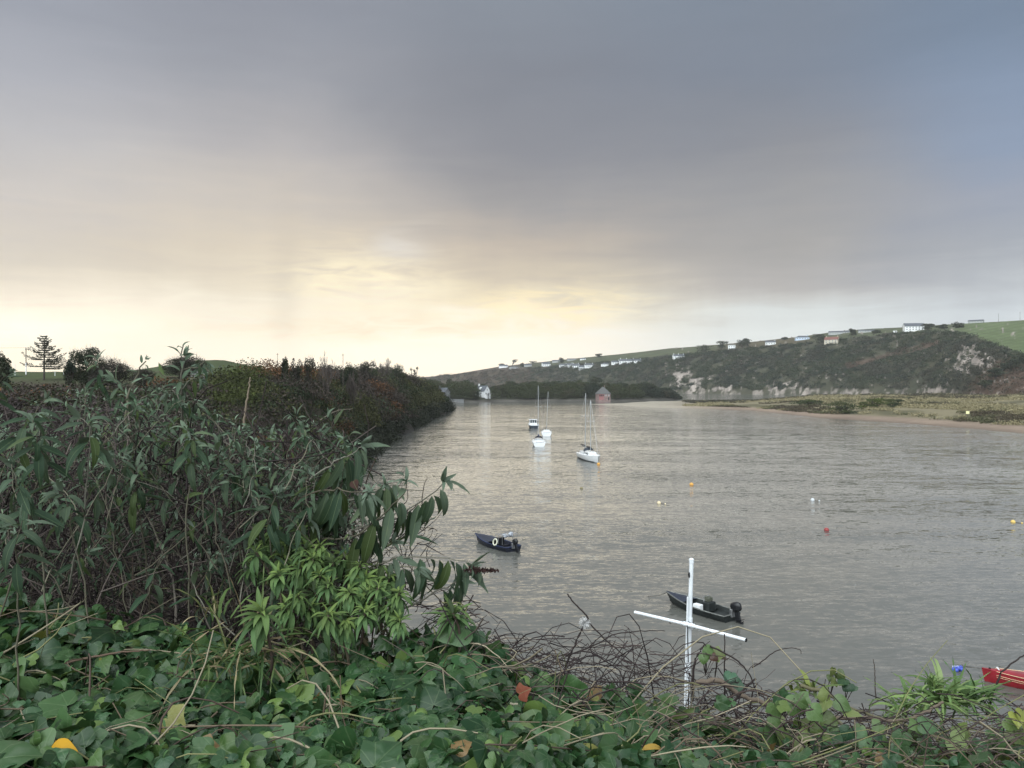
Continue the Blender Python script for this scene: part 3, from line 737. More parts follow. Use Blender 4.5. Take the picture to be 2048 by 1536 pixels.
for i, (u, v, wp, hp, kd, lab) in enumerate(FH):
    p = hill_pt(u, v); s = p.y/F; L = wp*s; Ht = hp*s
    wall, roof = {'b': (M_white, M_slate), 'w': (M_white, M_slate), 'g': (M_grey, M_slate), 'p': (M_white, M_grey), 'l': (M_blue, M_slate), 'c': (M_cream, M_redroof)}[kd]
    D = min(max(L*.55, 5), 9); RH = Ht*(.42 if kd != 'p' else .12); H = Ht-RH
    two = H > 4.0; n = max(2, int(L/3.2)); wins = W3(L*.94, n, H*.30 if two else H*.52, 1.3, min(1.3, H*.45))
    if two: wins += W3(L*.94, n, H*.76, 1.3, 1.2)
    ch = {0: (), 1: (L*.4,), 2: (-L*.42, L*.42), 3: (-L*.44, 0, L*.44)}[[1, 0, 1, 1, 0, 1, 1, 2, 1, 2, 0, 0, 1, 1, 2, 1, 1, 3, 0, 1, 1, 2, 1, 0, 1, 0][i]]
    house('house', lab, 'house', (p.x, p.y, p.z), -math.atan2(p.x, p.y)*1.0+(((i*37) % 7)-3)*.09, L, D, H, RH, wall, roof, GRP, kd == 'l' or i in (1, 12), wins, None, ch)
# rough stone wall and caravan on the crest
p = hill_pt(1790, 666)
e = empty('caravan', p, 'small bright white caravan on the crest left of the large white house', 'caravan')
MB().box((0, 0, 1.5), (4.2, 2.2, 2.2)).build('body', M_white, e, bevel=.25); MB().box((0, -1.12, 1.8), (1.6, .05, .7)).build('window', M_glass, e)
for s in (-1, 1): MB().tube([(s*.5, -1.0, .35), (s*.5, -.8, .35)], .34, 12).build('wheel', M_black, e)

# boathouse on white piers
p = PW(969, 803.4); p.z = .6
e = house('boathouse', 'white boathouse with slate roof and tall white piers at the water', 'boathouse', (p.x-1.5, p.y+7, 4.2), R(-42), 8.6, 6.2, 3.0, 3.6, M_white, M_slate,
          None, False, [(-1.8, 1.5, 1.0, 1.2), (1.4, 1.5, 1.0, 1.2)], None, (-3.4,), .3, [(-.1, 3.9, .8, 1.0), (-1.2, 1.2, .9, 1.3), (1.2, 1.2, .9, 1.3)])
dm = MB()
dm.poly([(-.9, -2.6, 4.1), (.9, -2.6, 4.1), (.9, -2.6, 5.0), (0, -2.6, 5.6), (-.9, -2.6, 5.0), (-.9, -.6, 5.0), (.9, -.6, 5.0), (0, -.6, 5.6)],
        [(0, 1, 2, 3, 4), (4, 3, 7, 5), (3, 2, 6, 7)]); dm.build('dormer', M_white, e)
for sy in (-1.5, 1.35):
    MB().box((4.9, sy, -1.5), (1.5, 1.45, 4.8)).build('pier', M_white, e, bevel=.05)
MB().box((4.6, -.08, -1.35), (.7, 1.5, 4.4)).build('boat_entrance', M_black, e)
MB().box((4.95, -.08, 1.02), (2.0, 4.6, .18)).build('balcony', M_wood, e)
rl = MB()
for sy in np.linspace(-2.3, 2.15, 6): rl.box((5.85, sy, 1.6), (.07, .07, 1.0))
rl.box((5.85, -.08, 2.1), (.08, 4.6, .08)); rl.build('railing', M_white, e)
# pink stone boathouse with hipped thatch
p = PW(1208, 803.4); z0 = 1.0
e = house('boathouse', 'pink stone boathouse with steep grey hipped roof on the wooded point', 'boathouse', (p.x, p.y+6, z0), R(10), 8.4, 7.4, 4.6, 4.4, M_stone, M_thatch,
          None, True, [(1.0, 3.3, .8, .9), (3.0, 3.3, .7, .9)], (2.9, 1.0, 1.9, M_black), (), .45)
bb = MB().box((-2.2, -3.86, 3.1), (3.4, .30, 1.9)); bb.build('bay', M_pinkwood, e)
for k in range(3):
    MB().box((-3.3+k*1.1, -4.03, 3.2), (.75, .05, 1.2)).build('bay_window', M_glass, e)
MB().box((-2.2, -3.80, 1.1), (3.2, .16, 1.7)).build('boat_door', M_pinkwood, e)
MB().lathe([(.25, 0), (.22, 1.1), (.3, 1.1), (.3, 1.25)], (1.2, 0, 8.8), 8).build('chimney', M_stone, e)
# grey house tucked behind the end of the headland, and its quay wall
p = PW(888, 805)
house('house', 'grey gabled house half hidden behind the end of the left headland', 'house', (p.x-1.2, p.y+9, 3.2), R(-35), 7, 5.5, 3.4, 2.8, M_dkgrey, M_slate, None, False,
      [(-2, 1.6, 1.0, 1.2), (1.2, 1.6, 1.0, 1.2), (-2, 3.4, 1.0, 1.0), (1.2, 3.4, 1.0, 1.0)], None, (-3.2,), .3, [(0, 2.2, 1, 1.2)])
p = PW(908, 805)
q = MB().box((p.x+.5, p.y+2.5, .2), (11.5, 3.0, 3.4)); q.box((p.x+.5, p.y+2.5, 2.0), (11.8, 3.3, .25))
tag(q.build('quay_wall', M_dkgrey), 'grey stone quay wall between the headland and white boathouse', 'wall')

# ------------------------------------------------------------------ trees and bushes that stand out
def crown_tree(name, label, loc, h, w, cols, rng, kind='round', group=None, leaf=.5, nper=70, lean=0.0, trunk_h=.35, nd=None):
    e = empty(name, loc, label, 'tree' if 'tree' in name or 'pine' in name else 'bush', group)
    c = []; r = []
    nd = nd or 9
    for k in range(nd):
        a = rng.uniform(0, 2*np.pi); q = rng.uniform(0, 1)**.6
        if kind == 'flat':
            z = h*rng.uniform(.66, .95); rr = w*.5*q
            c.append((rr*np.cos(a)+lean*z, rr*np.sin(a), z)); r.append((w*rng.uniform(.16, .26), w*rng.uniform(.16, .26), h*rng.uniform(.07, .12)))
        else:
            z = h*rng.uniform(trunk_h, .85); rr = w*.42*q*math.sqrt(max(.1, 1-((z/h-.45)/.6)**2))
            c.append((rr*np.cos(a)+lean*z, rr*np.sin(a), z)); r.append((w*rng.uniform(.15, .27), w*rng.uniform(.15, .27), h*rng.uniform(.12, .20)))
    col_ = pal(rng, cols, nd)
    V, f, C, _ = dome_leaves(rng, np.array(c), np.array(r), nper, np.full(nd, leaf), col_, -.6)
    tr = MB(); r0 = max(.05, w*.035)
    tr.tube([(0, 0, -.5), (lean*h*.2+.02*w, 0, h*.3), (lean*h*.6, .02*w, h*.72)], [r0*1.3, r0, r0*.4], 7)
    for k in range(min(nd, 8)):
        p_ = Vector(c[k]); s_ = Vector((lean*p_.z*.55, 0, p_.z*.5)); md = (p_+s_)/2+Vector((0, 0, -.04*h))
        tr.tube([s_, md, p_], [r0*.55, r0*.4, r0*.15], 5)
    t_ = tr.build('trunk', M_bark, e); np_mesh('crown', V, f, M_tree, e, col=C)
    return e
DG = [(.018, .026, .018), (.026, .034, .019), (.033, .038, .020)]
rng = np.random.default_rng(77)
FT = [ # far hillside trees: u, v base, w px, h px, kind, lean, label
 (1024, 734, 17, 15, 'flat', .25, 'wind leaning pine tree above the low white bungalow'),
 (1003, 733, 14, 6, 'round', 0, 'low dark tree behind the seaward end bungalow'),
 (1044, 734, 10, 9, 'round', 0, 'small dark tree right of the leaning pine'),
 (1066, 731, 14, 9, 'flat', 0, 'flat topped tree behind the grey bungalow'),
 (1123, 726, 13, 12, 'round', 0, 'round dark pine on the village skyline'),
 (1198, 715, 16, 8, 'round', 0, 'dark hedge tree on the skyline above the terrace row'),
 (1410, 704, 34, 15, 'round', 0, 'wide dark pine clump right of the three chimney house'),
 (1444, 697, 28, 16, 'round', 0, 'dark pine clump left of the small pale house'),
 (1484, 696, 24, 19, 'round', .03, 'tallest dark pine clump right of the small pale house'),
 (1494, 694, 18, 19, 'round', .05, 'dark pine leaning seaward at the right of the tall clump'),
 (1569, 680, 12, 6, 'round', 0, 'small lone bush tree on the brown field'),
 (1640, 681, 30, 14, 'round', 0, 'broad dark tree right of the pale blue house'),
 (1705, 671, 15, 15, 'round', 0, 'round dark tree on the crest between two grey bungalows'),
 (1855, 660, 28, 13, 'round', 0, 'dense dark tree touching the right of the large white house'),
 (1884, 658, 24, 11, 'round', 0, 'lower dark tree second to the right of the large white house'),
 (1916, 656, 22, 14, 'round', 0, 'dark tree third to the right of the large white house'),
 (1752, 667, 18, 7, 'round', 0, 'dark bush below the grey bungalow on the crest'),
 (2022, 741, 44, 26, 'round', 0, 'largest dark thicket below the green field at the right'),
 (1992, 756, 32, 20, 'round', 0, 'dark thicket lower on the brown slope at the right'),
 (1972, 776, 26, 16, 'round', 0, 'lowest small dark thicket on the brown bracken slope'),
 (2046, 728, 40, 22, 'round', 0, 'dark thicket at the top of the brown slope by the frame edge'),
]
for u, v, wp, hp, kd, ln, lab in FT:
    p = hill_pt(u, v); s = p.y/F
    crown_tree('pine_tree' if 'pine' in lab else ('thicket' if 'thicket' in lab else 'tree'), lab, p, hp*s, wp*s, DG, rng, kd, 'dark trees on the far hillside', 1.1, 60, ln, .12, 20 if kd == 'round' else 9)
PTT = [(1194, 752, 36, 24, 'dark evergreen tree rising highest from the wooded point'), (1062, 760, 30, 22, 'rounded dark tree rising from the wood behind the masts'),
       (1090, 762, 26, 20, 'second rounded dark tree in the wood just right of the tall mast'), (905, 757, 26, 20, 'spreading dark tree above the quay wall'), (1262, 766, 30, 16, 'low dark tree right of the pink boathouse'), (1300, 766, 28, 14, 'dark tree near the end of the wooded point')]
for u, vt, wp, hp, lab in PTT:
    Y = 575.; s = Y/F; x = (u-1024)/F*Y; top = zv(vt, Y); h = max(6., top-3)
    crown_tree('tree', lab, (x, Y, top-h), h, wp*s*1.1, DG, rng, 'round', 'dark trees on the wooded point', .75, 120, 0, .35, 12)

def bush(label, u, vtop, Y, wpx, hpx, cols, rng, nd=16, leaf=.16, nper=240, twig=0):
    nd = int(nd*2); leaf = leaf*1.25
    """shrub on the left headland; base sits on the ground there"""
    x = (u-1024)/F*Y; z = float(ground_z(np.array([x]), np.array([Y]))[0]); s = Y/F; h = max(zv(vtop, Y)-z, .8); w_ = wpx*s
    e = empty('bush', (x, Y, z), label, 'bush')
    c = []; r = []
    for k in range(nd):
        a = rng.uniform(0, 2*np.pi); q = rng.uniform(0, 1)**.5; zz = h*rng.uniform(.12, .82); lim = math.sqrt(max(.05, 1-(zz/h)**2.2))
        c.append((w_*.5*q*lim*np.cos(a)*.85, w_*.35*q*lim*np.sin(a), zz)); r.append((w_*rng.uniform(.12, .19), w_*rng.uniform(.12, .19), h*rng.uniform(.14, .22)))
    V, f, C, _ = dome_leaves(rng, np.array(c), np.array(r), nper, np.full(nd, leaf), pal(rng, cols, nd), -.6)
    st = MB()
    for k in range(nd): st.tube([(c[k][0]*.15, c[k][1]*.15, -.2), (c[k][0]*.5, c[k][1]*.5, c[k][2]*.5), c[k]], [.06, .05, .02], 5)
    parts = [(V, f, C, None)]
    if twig:
        m_ = twig; i = rng.integers(0, nd, m_); d = rand_dirs(rng, m_, .1); c_ = np.array(c)[i]; r_ = np.array(r)[i]
        p0 = c_+d*r_*.5; p2 = c_+d*r_*1.1+np.array([0, 0, .25*s*hpx*.1])+d*rng.uniform(.15, .6, (m_, 1))*np.array([.6, .6, 1.2]); pth = np.stack([p0, (p0+p2)/2, p2], 1)
        tv = tubes(pth, np.full((m_, 3), .013)*np.array([1, .8, .4]), pal(rng, [(.05, .042, .038)], m_), 3)
        parts.append(tv)
    V, f, C, _ = merge(parts); st.build('stem', M_bark, e); np_mesh('foliage', V, f, M_tree, e, col=C)
BR = [(.040, .034, .030), (.033, .030, .025), (.028, .033, .020)]
bush('large rounded dark green bush on the skyline right of the conifer', 172, 692, 112, 78, 60, DG, rng, 16, .17, 260, 250)
bush('brownish leafless bush sloping down right from the large dark bush', 222, 712, 110, 95, 50, BR, rng, 18, .13, 200, 700)
bush('low brownish bush between the two skyline mounds', 285, 738, 104, 70, 30, BR, rng, 14, .12, 180, 350)
bush('domed brown bush on the skyline left of the gate', 369, 711, 128, 98, 44, BR, rng, 22, .13, 230, 700)
bush('small dark bush beside the conifer trunk', 140, 712, 108, 24, 30, DG, rng, 8, .15, 160, 0)
bush('dark hedge bush at the left edge of the view', 4, 703, 100, 46, 50, DG, rng, 12, .17, 220, 0)
bush('upright dark bush at the left end of the headland crest', 571, 713, 118, 18, 26, DG, rng, 8, .16, 160, 60)
bush('rounded dark bush on the crest left of the bare tree', 592, 716, 122, 34, 22, BR, rng, 10, .17, 180, 80)
bush('taller rounded dark bush touching the bare tree', 618, 711, 124, 36, 26, BR, rng, 10, .17, 180, 80)
bush('dome of dark bush on the crest right of the bare tree', 697, 718, 165, 46, 22, DG, rng, 12, .2, 180, 60)
bush('low dark bush on the crest left of the second bare tree', 735, 720, 195, 40, 18, BR, rng, 10, .2, 180, 60)
bush('dark bush sloping down to the spiky palm', 792, 727, 250, 40, 22, DG, rng, 10, .22, 180, 0)

def conifer():
    rng = np.random.default_rng(3); Y = 125.; x = (88-1024)/F*Y; z = float(ground_z(np.array([x]), np.array([Y]))[0]); s = Y/F
    top = zv(671, Y); h = top-z
    e = empty('conifer', (x, Y, z), 'sparse conifer with layered upturned branches on the left skyline', 'tree')
    tr = MB().tube([(0, 0, -.5), (.04, 0, h*.5), (.0, 0, h)], [.16, .10, .015], 7)
    pts = []; nrm = []
    vb = zv(735, Y)-z
    for zz in np.concatenate([np.linspace(max(.4, vb-.2), h*.97, 15)]):
        q = (h-zz)/(h-vb); L = min(3.9, .35+3.6*q**.72)
        for k in range(6):
            a = rng.uniform(0, 2*np.pi); l = L*rng.uniform(.6, 1.08)
            d = Vector((math.cos(a), math.sin(a)*.8, 0))
            up = rng.uniform(.12, .34)
            P_ = [Vector((0, 0, zz)), Vector((0, 0, zz))+d*l*.5+Vector((0, 0, -.02*l)), Vector((0, 0, zz))+d*l+Vector((0, 0, up*l))]
            tr.tube(P_, [.035, .025, .008], 4)
            m_ = int(34*l)
            for t in rng.uniform(.15, 1, m_):
                b = P_[0].lerp(P_[1], t*2) if t < .5 else P_[1].lerp(P_[2], t*2-1)
                wd = .26*l*math.sin(math.pi*min(1, t*.9+.08))
                pts.append(b+Vector((rng.normal(0, .5)*wd, rng.normal(0, .5)*wd, rng.uniform(-.02, .10)))); nrm.append((rng.normal(0, .3), rng.normal(0, .3), 1))
    V, f, C, _ = flakes(np.array(pts), np.array(nrm), rng.uniform(.13, .26, len(pts)), pal(rng, [(.026, .030, .020), (.034, .034, .024)], len(pts)), rng, .5)
    tr.build('trunk', M_bark, e); np_mesh('crown', V, f, M_tree, e, col=C)
conifer()
def bare_tree(label, u, vb, vtop, wpx, Y, seed):
    rng = np.random.default_rng(seed); s = Y/F; x = (u-1024)/F*Y; zb = zv(vb, Y); z = min(zb, float(ground_z(np.array([x]), np.array([Y]))[0])); h = zv(vtop, Y)-z; w_ = wpx*s
    e = empty('bare_tree', (x, Y, z), label, 'tree')
    segs = []
    def grow(p, d, l, r, g):
        q = p+d*l; m_ = (p+q)/2+Vector(rng.normal(0, .06*l, 3)); segs.append((p, m_, q, r))
        if g == 0: return
        for k in range(3 if g > 1 else 4):
            nd_ = (d+Vector(rng.normal(0, .48, 3))+Vector((0, 0, .22))).normalized(); grow(p.lerp(q, rng.uniform(.55, 1)), nd_, l*rng.uniform(.58, .8), r*.62, g-1)
    for k in range(6):
        a = 2*math.pi*k/6+rng.uniform(-.3, .3); grow(Vector((0, 0, -.2)), Vector((math.cos(a)*.55*w_/h, math.sin(a)*.4, 1)).normalized(), h*.40, .055, 4)
    pa = np.array([[a, b, c] for a, b, c, _ in segs]); mx = pa[..., 2].max(); pa[..., 2] *= h/mx; pa[..., 0] *= w_*.5/np.abs(pa[..., 0]).max()
    big = np.array([s_[3] > .03 for s_ in segs]); rr = np.array([s_[3] for s_ in segs])
    for nm, k in (('trunk', big), ('crown', ~big)):
        V, f, C, _ = tubes(pa[k], np.maximum(rr[k]*1.5, .020)[:, None]*np.array([1, .85, .6]), pal(rng, [(.075, .062, .055)], int(k.sum())), 3)
        np_mesh(nm, V, f, M_twig, e, col=C)
bare_tree('fan shaped bare tree standing on the headland crest', 653, 730, 699, 50, 145, 4)
bare_tree('low wide bare tree on the headland crest nearer the water', 768, 733, 712, 44, 225, 9)
bare_tree('leafless grey shrub halfway down the headland slope', 705, 770, 738, 36, 150, 12)
def palm():
    rng = np.random.default_rng(21); Y = 300.; p = P(828, 752, Y); z = float(ground_z(np.array([p.x]), np.array([Y]))[0]); s = Y/F
    e = empty('cabbage_palm', (p.x, Y, z), 'spiky cabbage palm at the end of the headland crest', 'palm')
    tr = MB(); org = []; fw = []
    for (dx, top) in ((-1.1, 741), (.1, 744), (1.2, 739), (.5, 749)):
        h = zv(top, Y)-z; tr.tube([(dx*.4, 0, -.3), (dx*.8, .1, h*.5), (dx, 0, h)], [.16, .12, .11], 6)
        d = rand_dirs(rng, 60, -.2); d[:, 2] += .25; org.append(np.tile([dx, 0, h], (60, 1))); fw.append(d)
    org = np.concatenate(org); fw = np.concatenate(fw)
    tv = np.array([[-.05, 0, 0], [.05, 0, 0], [.06, .5, .03], [-.06, .5, .03], [0, 1, -.08]]); tf = [np.array([[0, 1, 2, 3]]), np.array([[3, 2, 4]])]
    V, f, C, _ = scatter(tv, tf, org, frames(fw, np.array([0, 0, 1.])), rng.uniform(.8, 1.5, len(org)), pal(rng, [(.03, .036, .026), (.045, .045, .03)], len(org)))
    tr.build('trunk', M_bark, e); np_mesh('crown', V, f, M_tree, e, col=C)
palm()

# ------------------------------------------------------------------ poles, fence posts, gate, walkers
def gz(u, Y):
    x = (u-1024)/F*Y; return x, float(ground_z(np.array([x]), np.array([Y]))[0])
x, z = gz(52, 150.)
e = empty('utility_pole', (x, 150, z), 'wooden utility pole with a wire, left of the conifer', 'pole')
ht = zv(695, 150)-z
MB().tube([(0, 0, -.5), (0, 0, ht)], [.10, .075], 8).build('post', M_wood, e)
MB().tube([(0, 0, .2), (0, 0, zv(726, 150)-z)], [.108, .104], 8).build('pale_sleeve', M_hull, e)
MB().box((.35, 0, ht-.35), (1.0, .08, .1)).build('crossarm', M_wood, e)
wp0 = Vector((x, 150, z+ht-.05)); wp1 = Vector((x-38, 144, z+ht+.9))
pts = [wp0.lerp(wp1, t)+Vector((0, 0, -.5*math.sin(math.pi*t))) for t in np.linspace(0, 1, 14)]
tag(MB().tube(pts, .018, 4).build('overhead_wire', M_black), 'thin overhead wire running left from the utility pole', 'wire')
for u, vt, lab in ((7, 728, 'white fence post at the extreme left of the row'), (30, 728, 'white fence post between the edge post and utility pole'), (110, 741, 'white fence post just right of the conifer trunk'), (127, 743, 'shorter white fence post right of the conifer')):
    x, z = gz(u, 150.); h = max(zv(vt, 150)-z, 1.0)
    o = MB().tube([(0, 0, -.3), (0, 0, h)], [.055, .05], 8).tube([(0, 0, h), (0, 0, h+.06)], [.05, .02], 8).build('fence_post', M_hull); o.location = (x, 150, z); tag(o, lab, 'post', 'white fence posts on the left skyline')
x, z = gz(399, 108.)
e = empty('field_gate', (x, 108, z), 'pale five bar field gate right of the domed brown bush', 'gate'); gt = zv(743, 108)-z
for k in range(5): MB().box((0, 0, max(.2, gt-1.2)+k*.28), (2.3, .05, .07)).build('rail', M_grey, e)
for s_ in (-1, 1): MB().box((s_*1.2, 0, gt*.5), (.11, .11, gt+.5)).build('gate_post', M_wood, e)
for u, vt, Y, lab in ((555, 706, 170, 'thin pole on the green crest left of the headland bushes'), (686, 707, 150, 'thin dark pole on the crest between the bare tree and bush dome')):
    x, z = gz(u, Y); h = zv(vt, Y)-z
    o = MB().tube([(0, 0, -.3), (0, 0, h)], [.06, .04], 6).box((0, 0, h-.3), (.5, .05, .06)).build('pole', M_wood); o.location = (x, Y, z); tag(o, lab, 'pole', 'thin poles on the headland skyline')
for u, vt, Yp, lab in ((1997, 627, 0, 'thin telegraph pole on the right hill skyline, farther left of the pair'), (2040, 624, 0, 'taller telegraph pole at the right end of the hill skyline')):
    p = hill_pt(u, float(np.interp(u, HU, HVT))+2); h = zv(vt, p.y)-p.z
    o = MB().tube([(0, 0, -1), (0, 0, h)], [.16, .10], 6).box((0, 0, h-.4), (1.6, .1, .12)).build('telegraph_pole', M_wood); o.location = p; tag(o, lab, 'pole', 'telegraph poles on the far hill')
# yellow marker board on the dunes
Yp = 235.; u_ = 1935; zz = float(spit_z(np.array([float(u_)]), np.array([Yp]))[0][0])
e = empty('marker_post', ((u_-1024)/F*Yp, Yp, zz), 'small pale yellow marker board on the dunes of the spit', 'sign')
MB().tube([(0, 0, -.4), (0, 0, zv(826, Yp)-zz)], .06, 6).build('post', M_wood, e)
MB().box((0, -.08, zv(825, Yp)-zz), (1.0, .06, .9)).build('board', simple('marker_paint', (.85, .82, .45), .5, nscale=3, namt=.1), e)
# green thickets on the spit
for u, v, wp, hp, lab in ((1690, 826, 62, 26, 'large dark green thicket on the dunes of the spit'), (1745, 824, 50, 22, 'brighter green thicket in the middle of the dunes'), (1790, 823, 40, 16, 'low green thicket at the right of the dune thickets'),
                          (1615, 813, 60, 10, 'low dark thicket at the left start of the dune scrub')):
    Y = CAMZ*F/(v+6-768)*.97; z = float(spit_z(np.array([float(u)]), np.array([Y]))[0][0]); s = Y/F
    crown_tree('thicket', lab, ((u-1024)/F*Y, Y, z-.3), hp*s*1.1, wp*s, [(.03, .042, .02), (.05, .062, .022)] if 'bright' not in lab else [(.07, .09, .02), (.05, .066, .02)], rng, 'round', 'thickets on the sand spit', .45, 130, 0, .05, 14)

def person(label, u, vfeet, hpx, Y, face, coat, legs, seed):
    s = Y/F; H = hpx*s; k = H/1.74; x = (u-1024)/F*Y; z = zv(vfeet, Y)
    zg = float(ground_z(np.array([x]), np.array([Y]))[0])
    e = empty('person', (x, Y, zg), label, 'person', None, face); k = k*1.0; H = zv(vfeet, Y)+H-zg; k = max(.95, min(H/1.74, 1.15))
    J = [(0, 0, .95, .145), (0, 0, 1.15, .15), (0, 0, 1.38, .17), (0, 0, 1.50, .07), (0, .01, 1.58, .085), (0, .015, 1.66, .095), (0, .01, 1.73, .06),
         (.20, 0, 1.40, .075), (.25, .02, 1.14, .055), (.22, .10, .92, .045), (.21, .13, .84, .04), (-.20, 0, 1.40, .075), (-.25, -.02, 1.14, .055), (-.23, .06, .90, .045), (-.22, .09, .82, .04),
         (.10, 0, .86, .105), (.11, .10, .50, .075), (.11, .02, .10, .055), (.11, .16, .04, .05), (-.10, 0, .86, .105), (-.11, -.04, .50, .075), (-.11, -.22, .12, .055), (-.11, -.08, .04, .05)]
    E = [(0, 1), (1, 2), (2, 3), (3, 4), (4, 5), (5, 6), (2, 7), (7, 8), (8, 9), (9, 10), (2, 11), (11, 12), (12, 13), (13, 14), (0, 15), (15, 16), (16, 17), (17, 18), (0, 19), (19, 20), (20, 21), (21, 22)]
    def skin(nm, js, es, m_, grow=1.0, root=0):
        me = bpy.data.meshes.new(nm); me.from_pydata([(a*k, b*k, c*k) for a, b, c, _ in js], es, []); me.materials.append(m_)
        o = link(bpy.data.objects.new(nm, me), e); o.modifiers.new('skin', 'SKIN'); o.modifiers.new('sub', 'SUBSURF').levels = 1
        for i, sv in enumerate(me.skin_vertices[0].data): sv.radius = (js[i][3]*grow*k,)*2; sv.use_root = i == root
    skin('body', J, E, legs)
    cj = [J[i] for i in (0, 1, 2, 7, 8, 9, 11, 12, 13)]; skin('coat', [(a, b, c, r+.03) for a, b, c, r in cj], [(0, 1), (1, 2), (2, 3), (3, 4), (4, 5), (2, 6), (6, 7), (7, 8)], coat)
    MB().lathe([(.02, .06), (.09, .05), (.125, 0), (.12, -.06), (.10, -.09)], (0, .0, 1.70*k), 10).build('hat', coat, e, smooth=True)
person('walker in a long dark coat standing on the grassy crest', 440, 742, 15, 190., R(20), M_black, M_dark, 1)
person('second dark walker in a jacket, just right on the crest', 461, 743, 14, 128., R(-30), M_dark, M_black, 2)

# ------------------------------------------------------------------ boats
def sect(x, B, D, bow, free, flare=.72, n=9, keel=.35):
    """half breadths of a section at fraction x (0 stern .. 1 bow)"""
    t = x; b = B/2*(1-max(0, (t-.40)/.60)**2.3*(1-.02))*(0.88+.12*min(1, t/.35)); b = max(b, .015)
    zk = -keel*(1-max(0, (t-.6)/.4)**2); zt = free+bow*t**2.2
    pts = []
    for i in range(-n, n+1):
        a = abs(i)/n; yy = b*(1-(1-a)**2.1)**.62 if a < 1 else b
        zz = zk+(zt-zk)*a**2.0
        pts.append((math.copysign(yy*(flare+(1-flare)*a), i), zz))
    return pts, b, zt
def hull_mesh(L, B, free, bow, keel=.35, steps=18, rake=.25):
    rings = []; rim = []
    for i in range(steps+1):
        t = i/steps; p, b, zt = sect(t, B, 0, bow, free, keel=keel); x = -L/2+L*t
        rings.append([(x+rake*t**6*max(0, z)/max(.1, zt)-(0 if t > 0 else 0), y, z) for y, z in p]); rim.append((x+rake*t**6, b, zt))
    return rings, rim
def workboat(label, mid, head, L, B, canv, hullm, cfg):
    e = empty('work_boat', (mid[0], mid[1], 0), label, 'boat', 'open work boats on moorings', head)
    rings, rim = hull_mesh(L, B, .34, .22, .22, rake=.42)
    h = MB().loft(rings); h.poly(rings[0], [tuple(range(len(rings[0])))]); h.build('hull', hullm, e, smooth=False)
    inn = MB()   # inner skin and floor
    ir = []
    for (x, b, zt), r_ in zip(rim, rings):
        if b < .12: continue
        ir.append([(x, b-.05, zt-.01), (x, (b-.05)*.86, .12), (x, 0, .10), (x, -(b-.05)*.86, .12), (x, -(b-.05), zt-.01)])
    inn.loft(ir); inn.poly([(p[0]+.03, p[1], p[2]) for p in ir[0]], [tuple(range(5))]); inn.build('inner_hull', cfg['inner'], e)
    g = MB()
    for s in (-1, 1): g.tube([(x, s*b, zt) for x, b, zt in rim], .035, 6)
    g.tube([(rim[0][0], -rim[0][1], rim[0][2]), (rim[0][0], rim[0][1], rim[0][2])], .03, 6); g.build('gunwale', cfg['rim'], e)
    dk = MB(); k0 = int(len(rim)*cfg['deck'])
    st = [[(x, -b*.97, zt+.012), (x, 0, zt+.05+.04*min(1, b)), (x, b*.97, zt+.012)] for x, b, zt in rim[k0:]]; dk.loft(st); dk.build('foredeck', canv, e)
    # thwarts
    for t in cfg['thwarts']:
        x, b, zt = rim[int(t*(len(rim)-1))]; MB().box((x, 0, zt-.16), (.24, 2*b-.1, .04)).build('thwart', cfg['inner'], e, bevel=.01)
    MB().tube([(L/2+.36, 0, .52), (L/2+.9, .05, .22), (L/2+1.9, .15, -.06)], .013, 5).build('mooring_line', M_wood, e)
    # outboard engine
    x0 = -L/2; o = MB()
    prof = [(.0, .0), (.13, .0), (.17, .10), (.18, .30), (.15, .44), (.07, .50), (0, .505)]
    tilt = cfg['tilt']
    def T(p): k_ = cfg.get('osc', 1.0); return (x0-.22+k_*((p[0])*math.cos(tilt)-(p[2])*math.sin(tilt)), k_*p[1], .55+k_*((p[0])*math.sin(tilt)+(p[2])*math.cos(tilt)))
    for nm, fn, m_ in (('engine_cowl', lambda q: q.loft([[T((.30*math.cos(a)*r/.18*1.25-.05, r*math.sin(a)*1.05, z)) for a in np.linspace(0, 2*math.pi, 13)[:-1]] for r, z in [(max(r, .004), z) for r, z in prof]], True, True), M_black),
                       ('engine_leg', lambda q: (q.loft([[T((a*.13-.04, b*.07, z)) for a, b in ((1, 1), (-1, 1), (-1, -1), (1, -1))] for z in (.02, -.35, -.8)], True, True),
                                                 q.loft([[T((a*.24-.12, b*.12, z)) for a, b in ((1, 1), (-1, 1), (-1, -1), (1, -1))] for z in (-.46, -.49)], True, True),
                                                 q.tube([T((.05, 0, -.66)), T((-.3, 0, -.66))], [.045, .07], 8)), M_black),
                       ('propeller', lambda q: [q.poly([T((-.27, 0, -.66)), T((-.31, .16*math.cos(a), -.66+.16*math.sin(a))), T((-.26, .16*math.cos(a+.7), -.66+.16*math.sin(a+.7)))], [(0, 1, 2)]) for a in (0, 2.09, 4.19)], M_black)):
        q = MB(); fn(q); q.build(nm, m_, e, smooth=(nm == 'engine_cowl'))
    MB().box((x0-.02, 0, .42), (.16, .34, .40)).build('engine_bracket', M_metal, e, bevel=.02)
    return e, rim
M_bhull = simple('dark_blue_hull', (.012, .015, .028), .45, nscale=5, namt=.35)
M_alu = simple('dull_green_alloy', (.030, .036, .036), .5, .3, nscale=4, namt=.3)
M_alurim = simple('worn_alloy_rim', (.20, .21, .20), .5, .5, nscale=9, namt=.3)
M_canvas = simple('blue_black_canvas', (.020, .026, .045), .75, nscale=7, namt=.3, bump=.3)
M_orange = simple('orange_plastic', (.75, .33, .06), .4, nscale=5, namt=.1)
M_red = simple('red_plastic', (.29, .016, .026), .3, nscale=3, namt=.15)

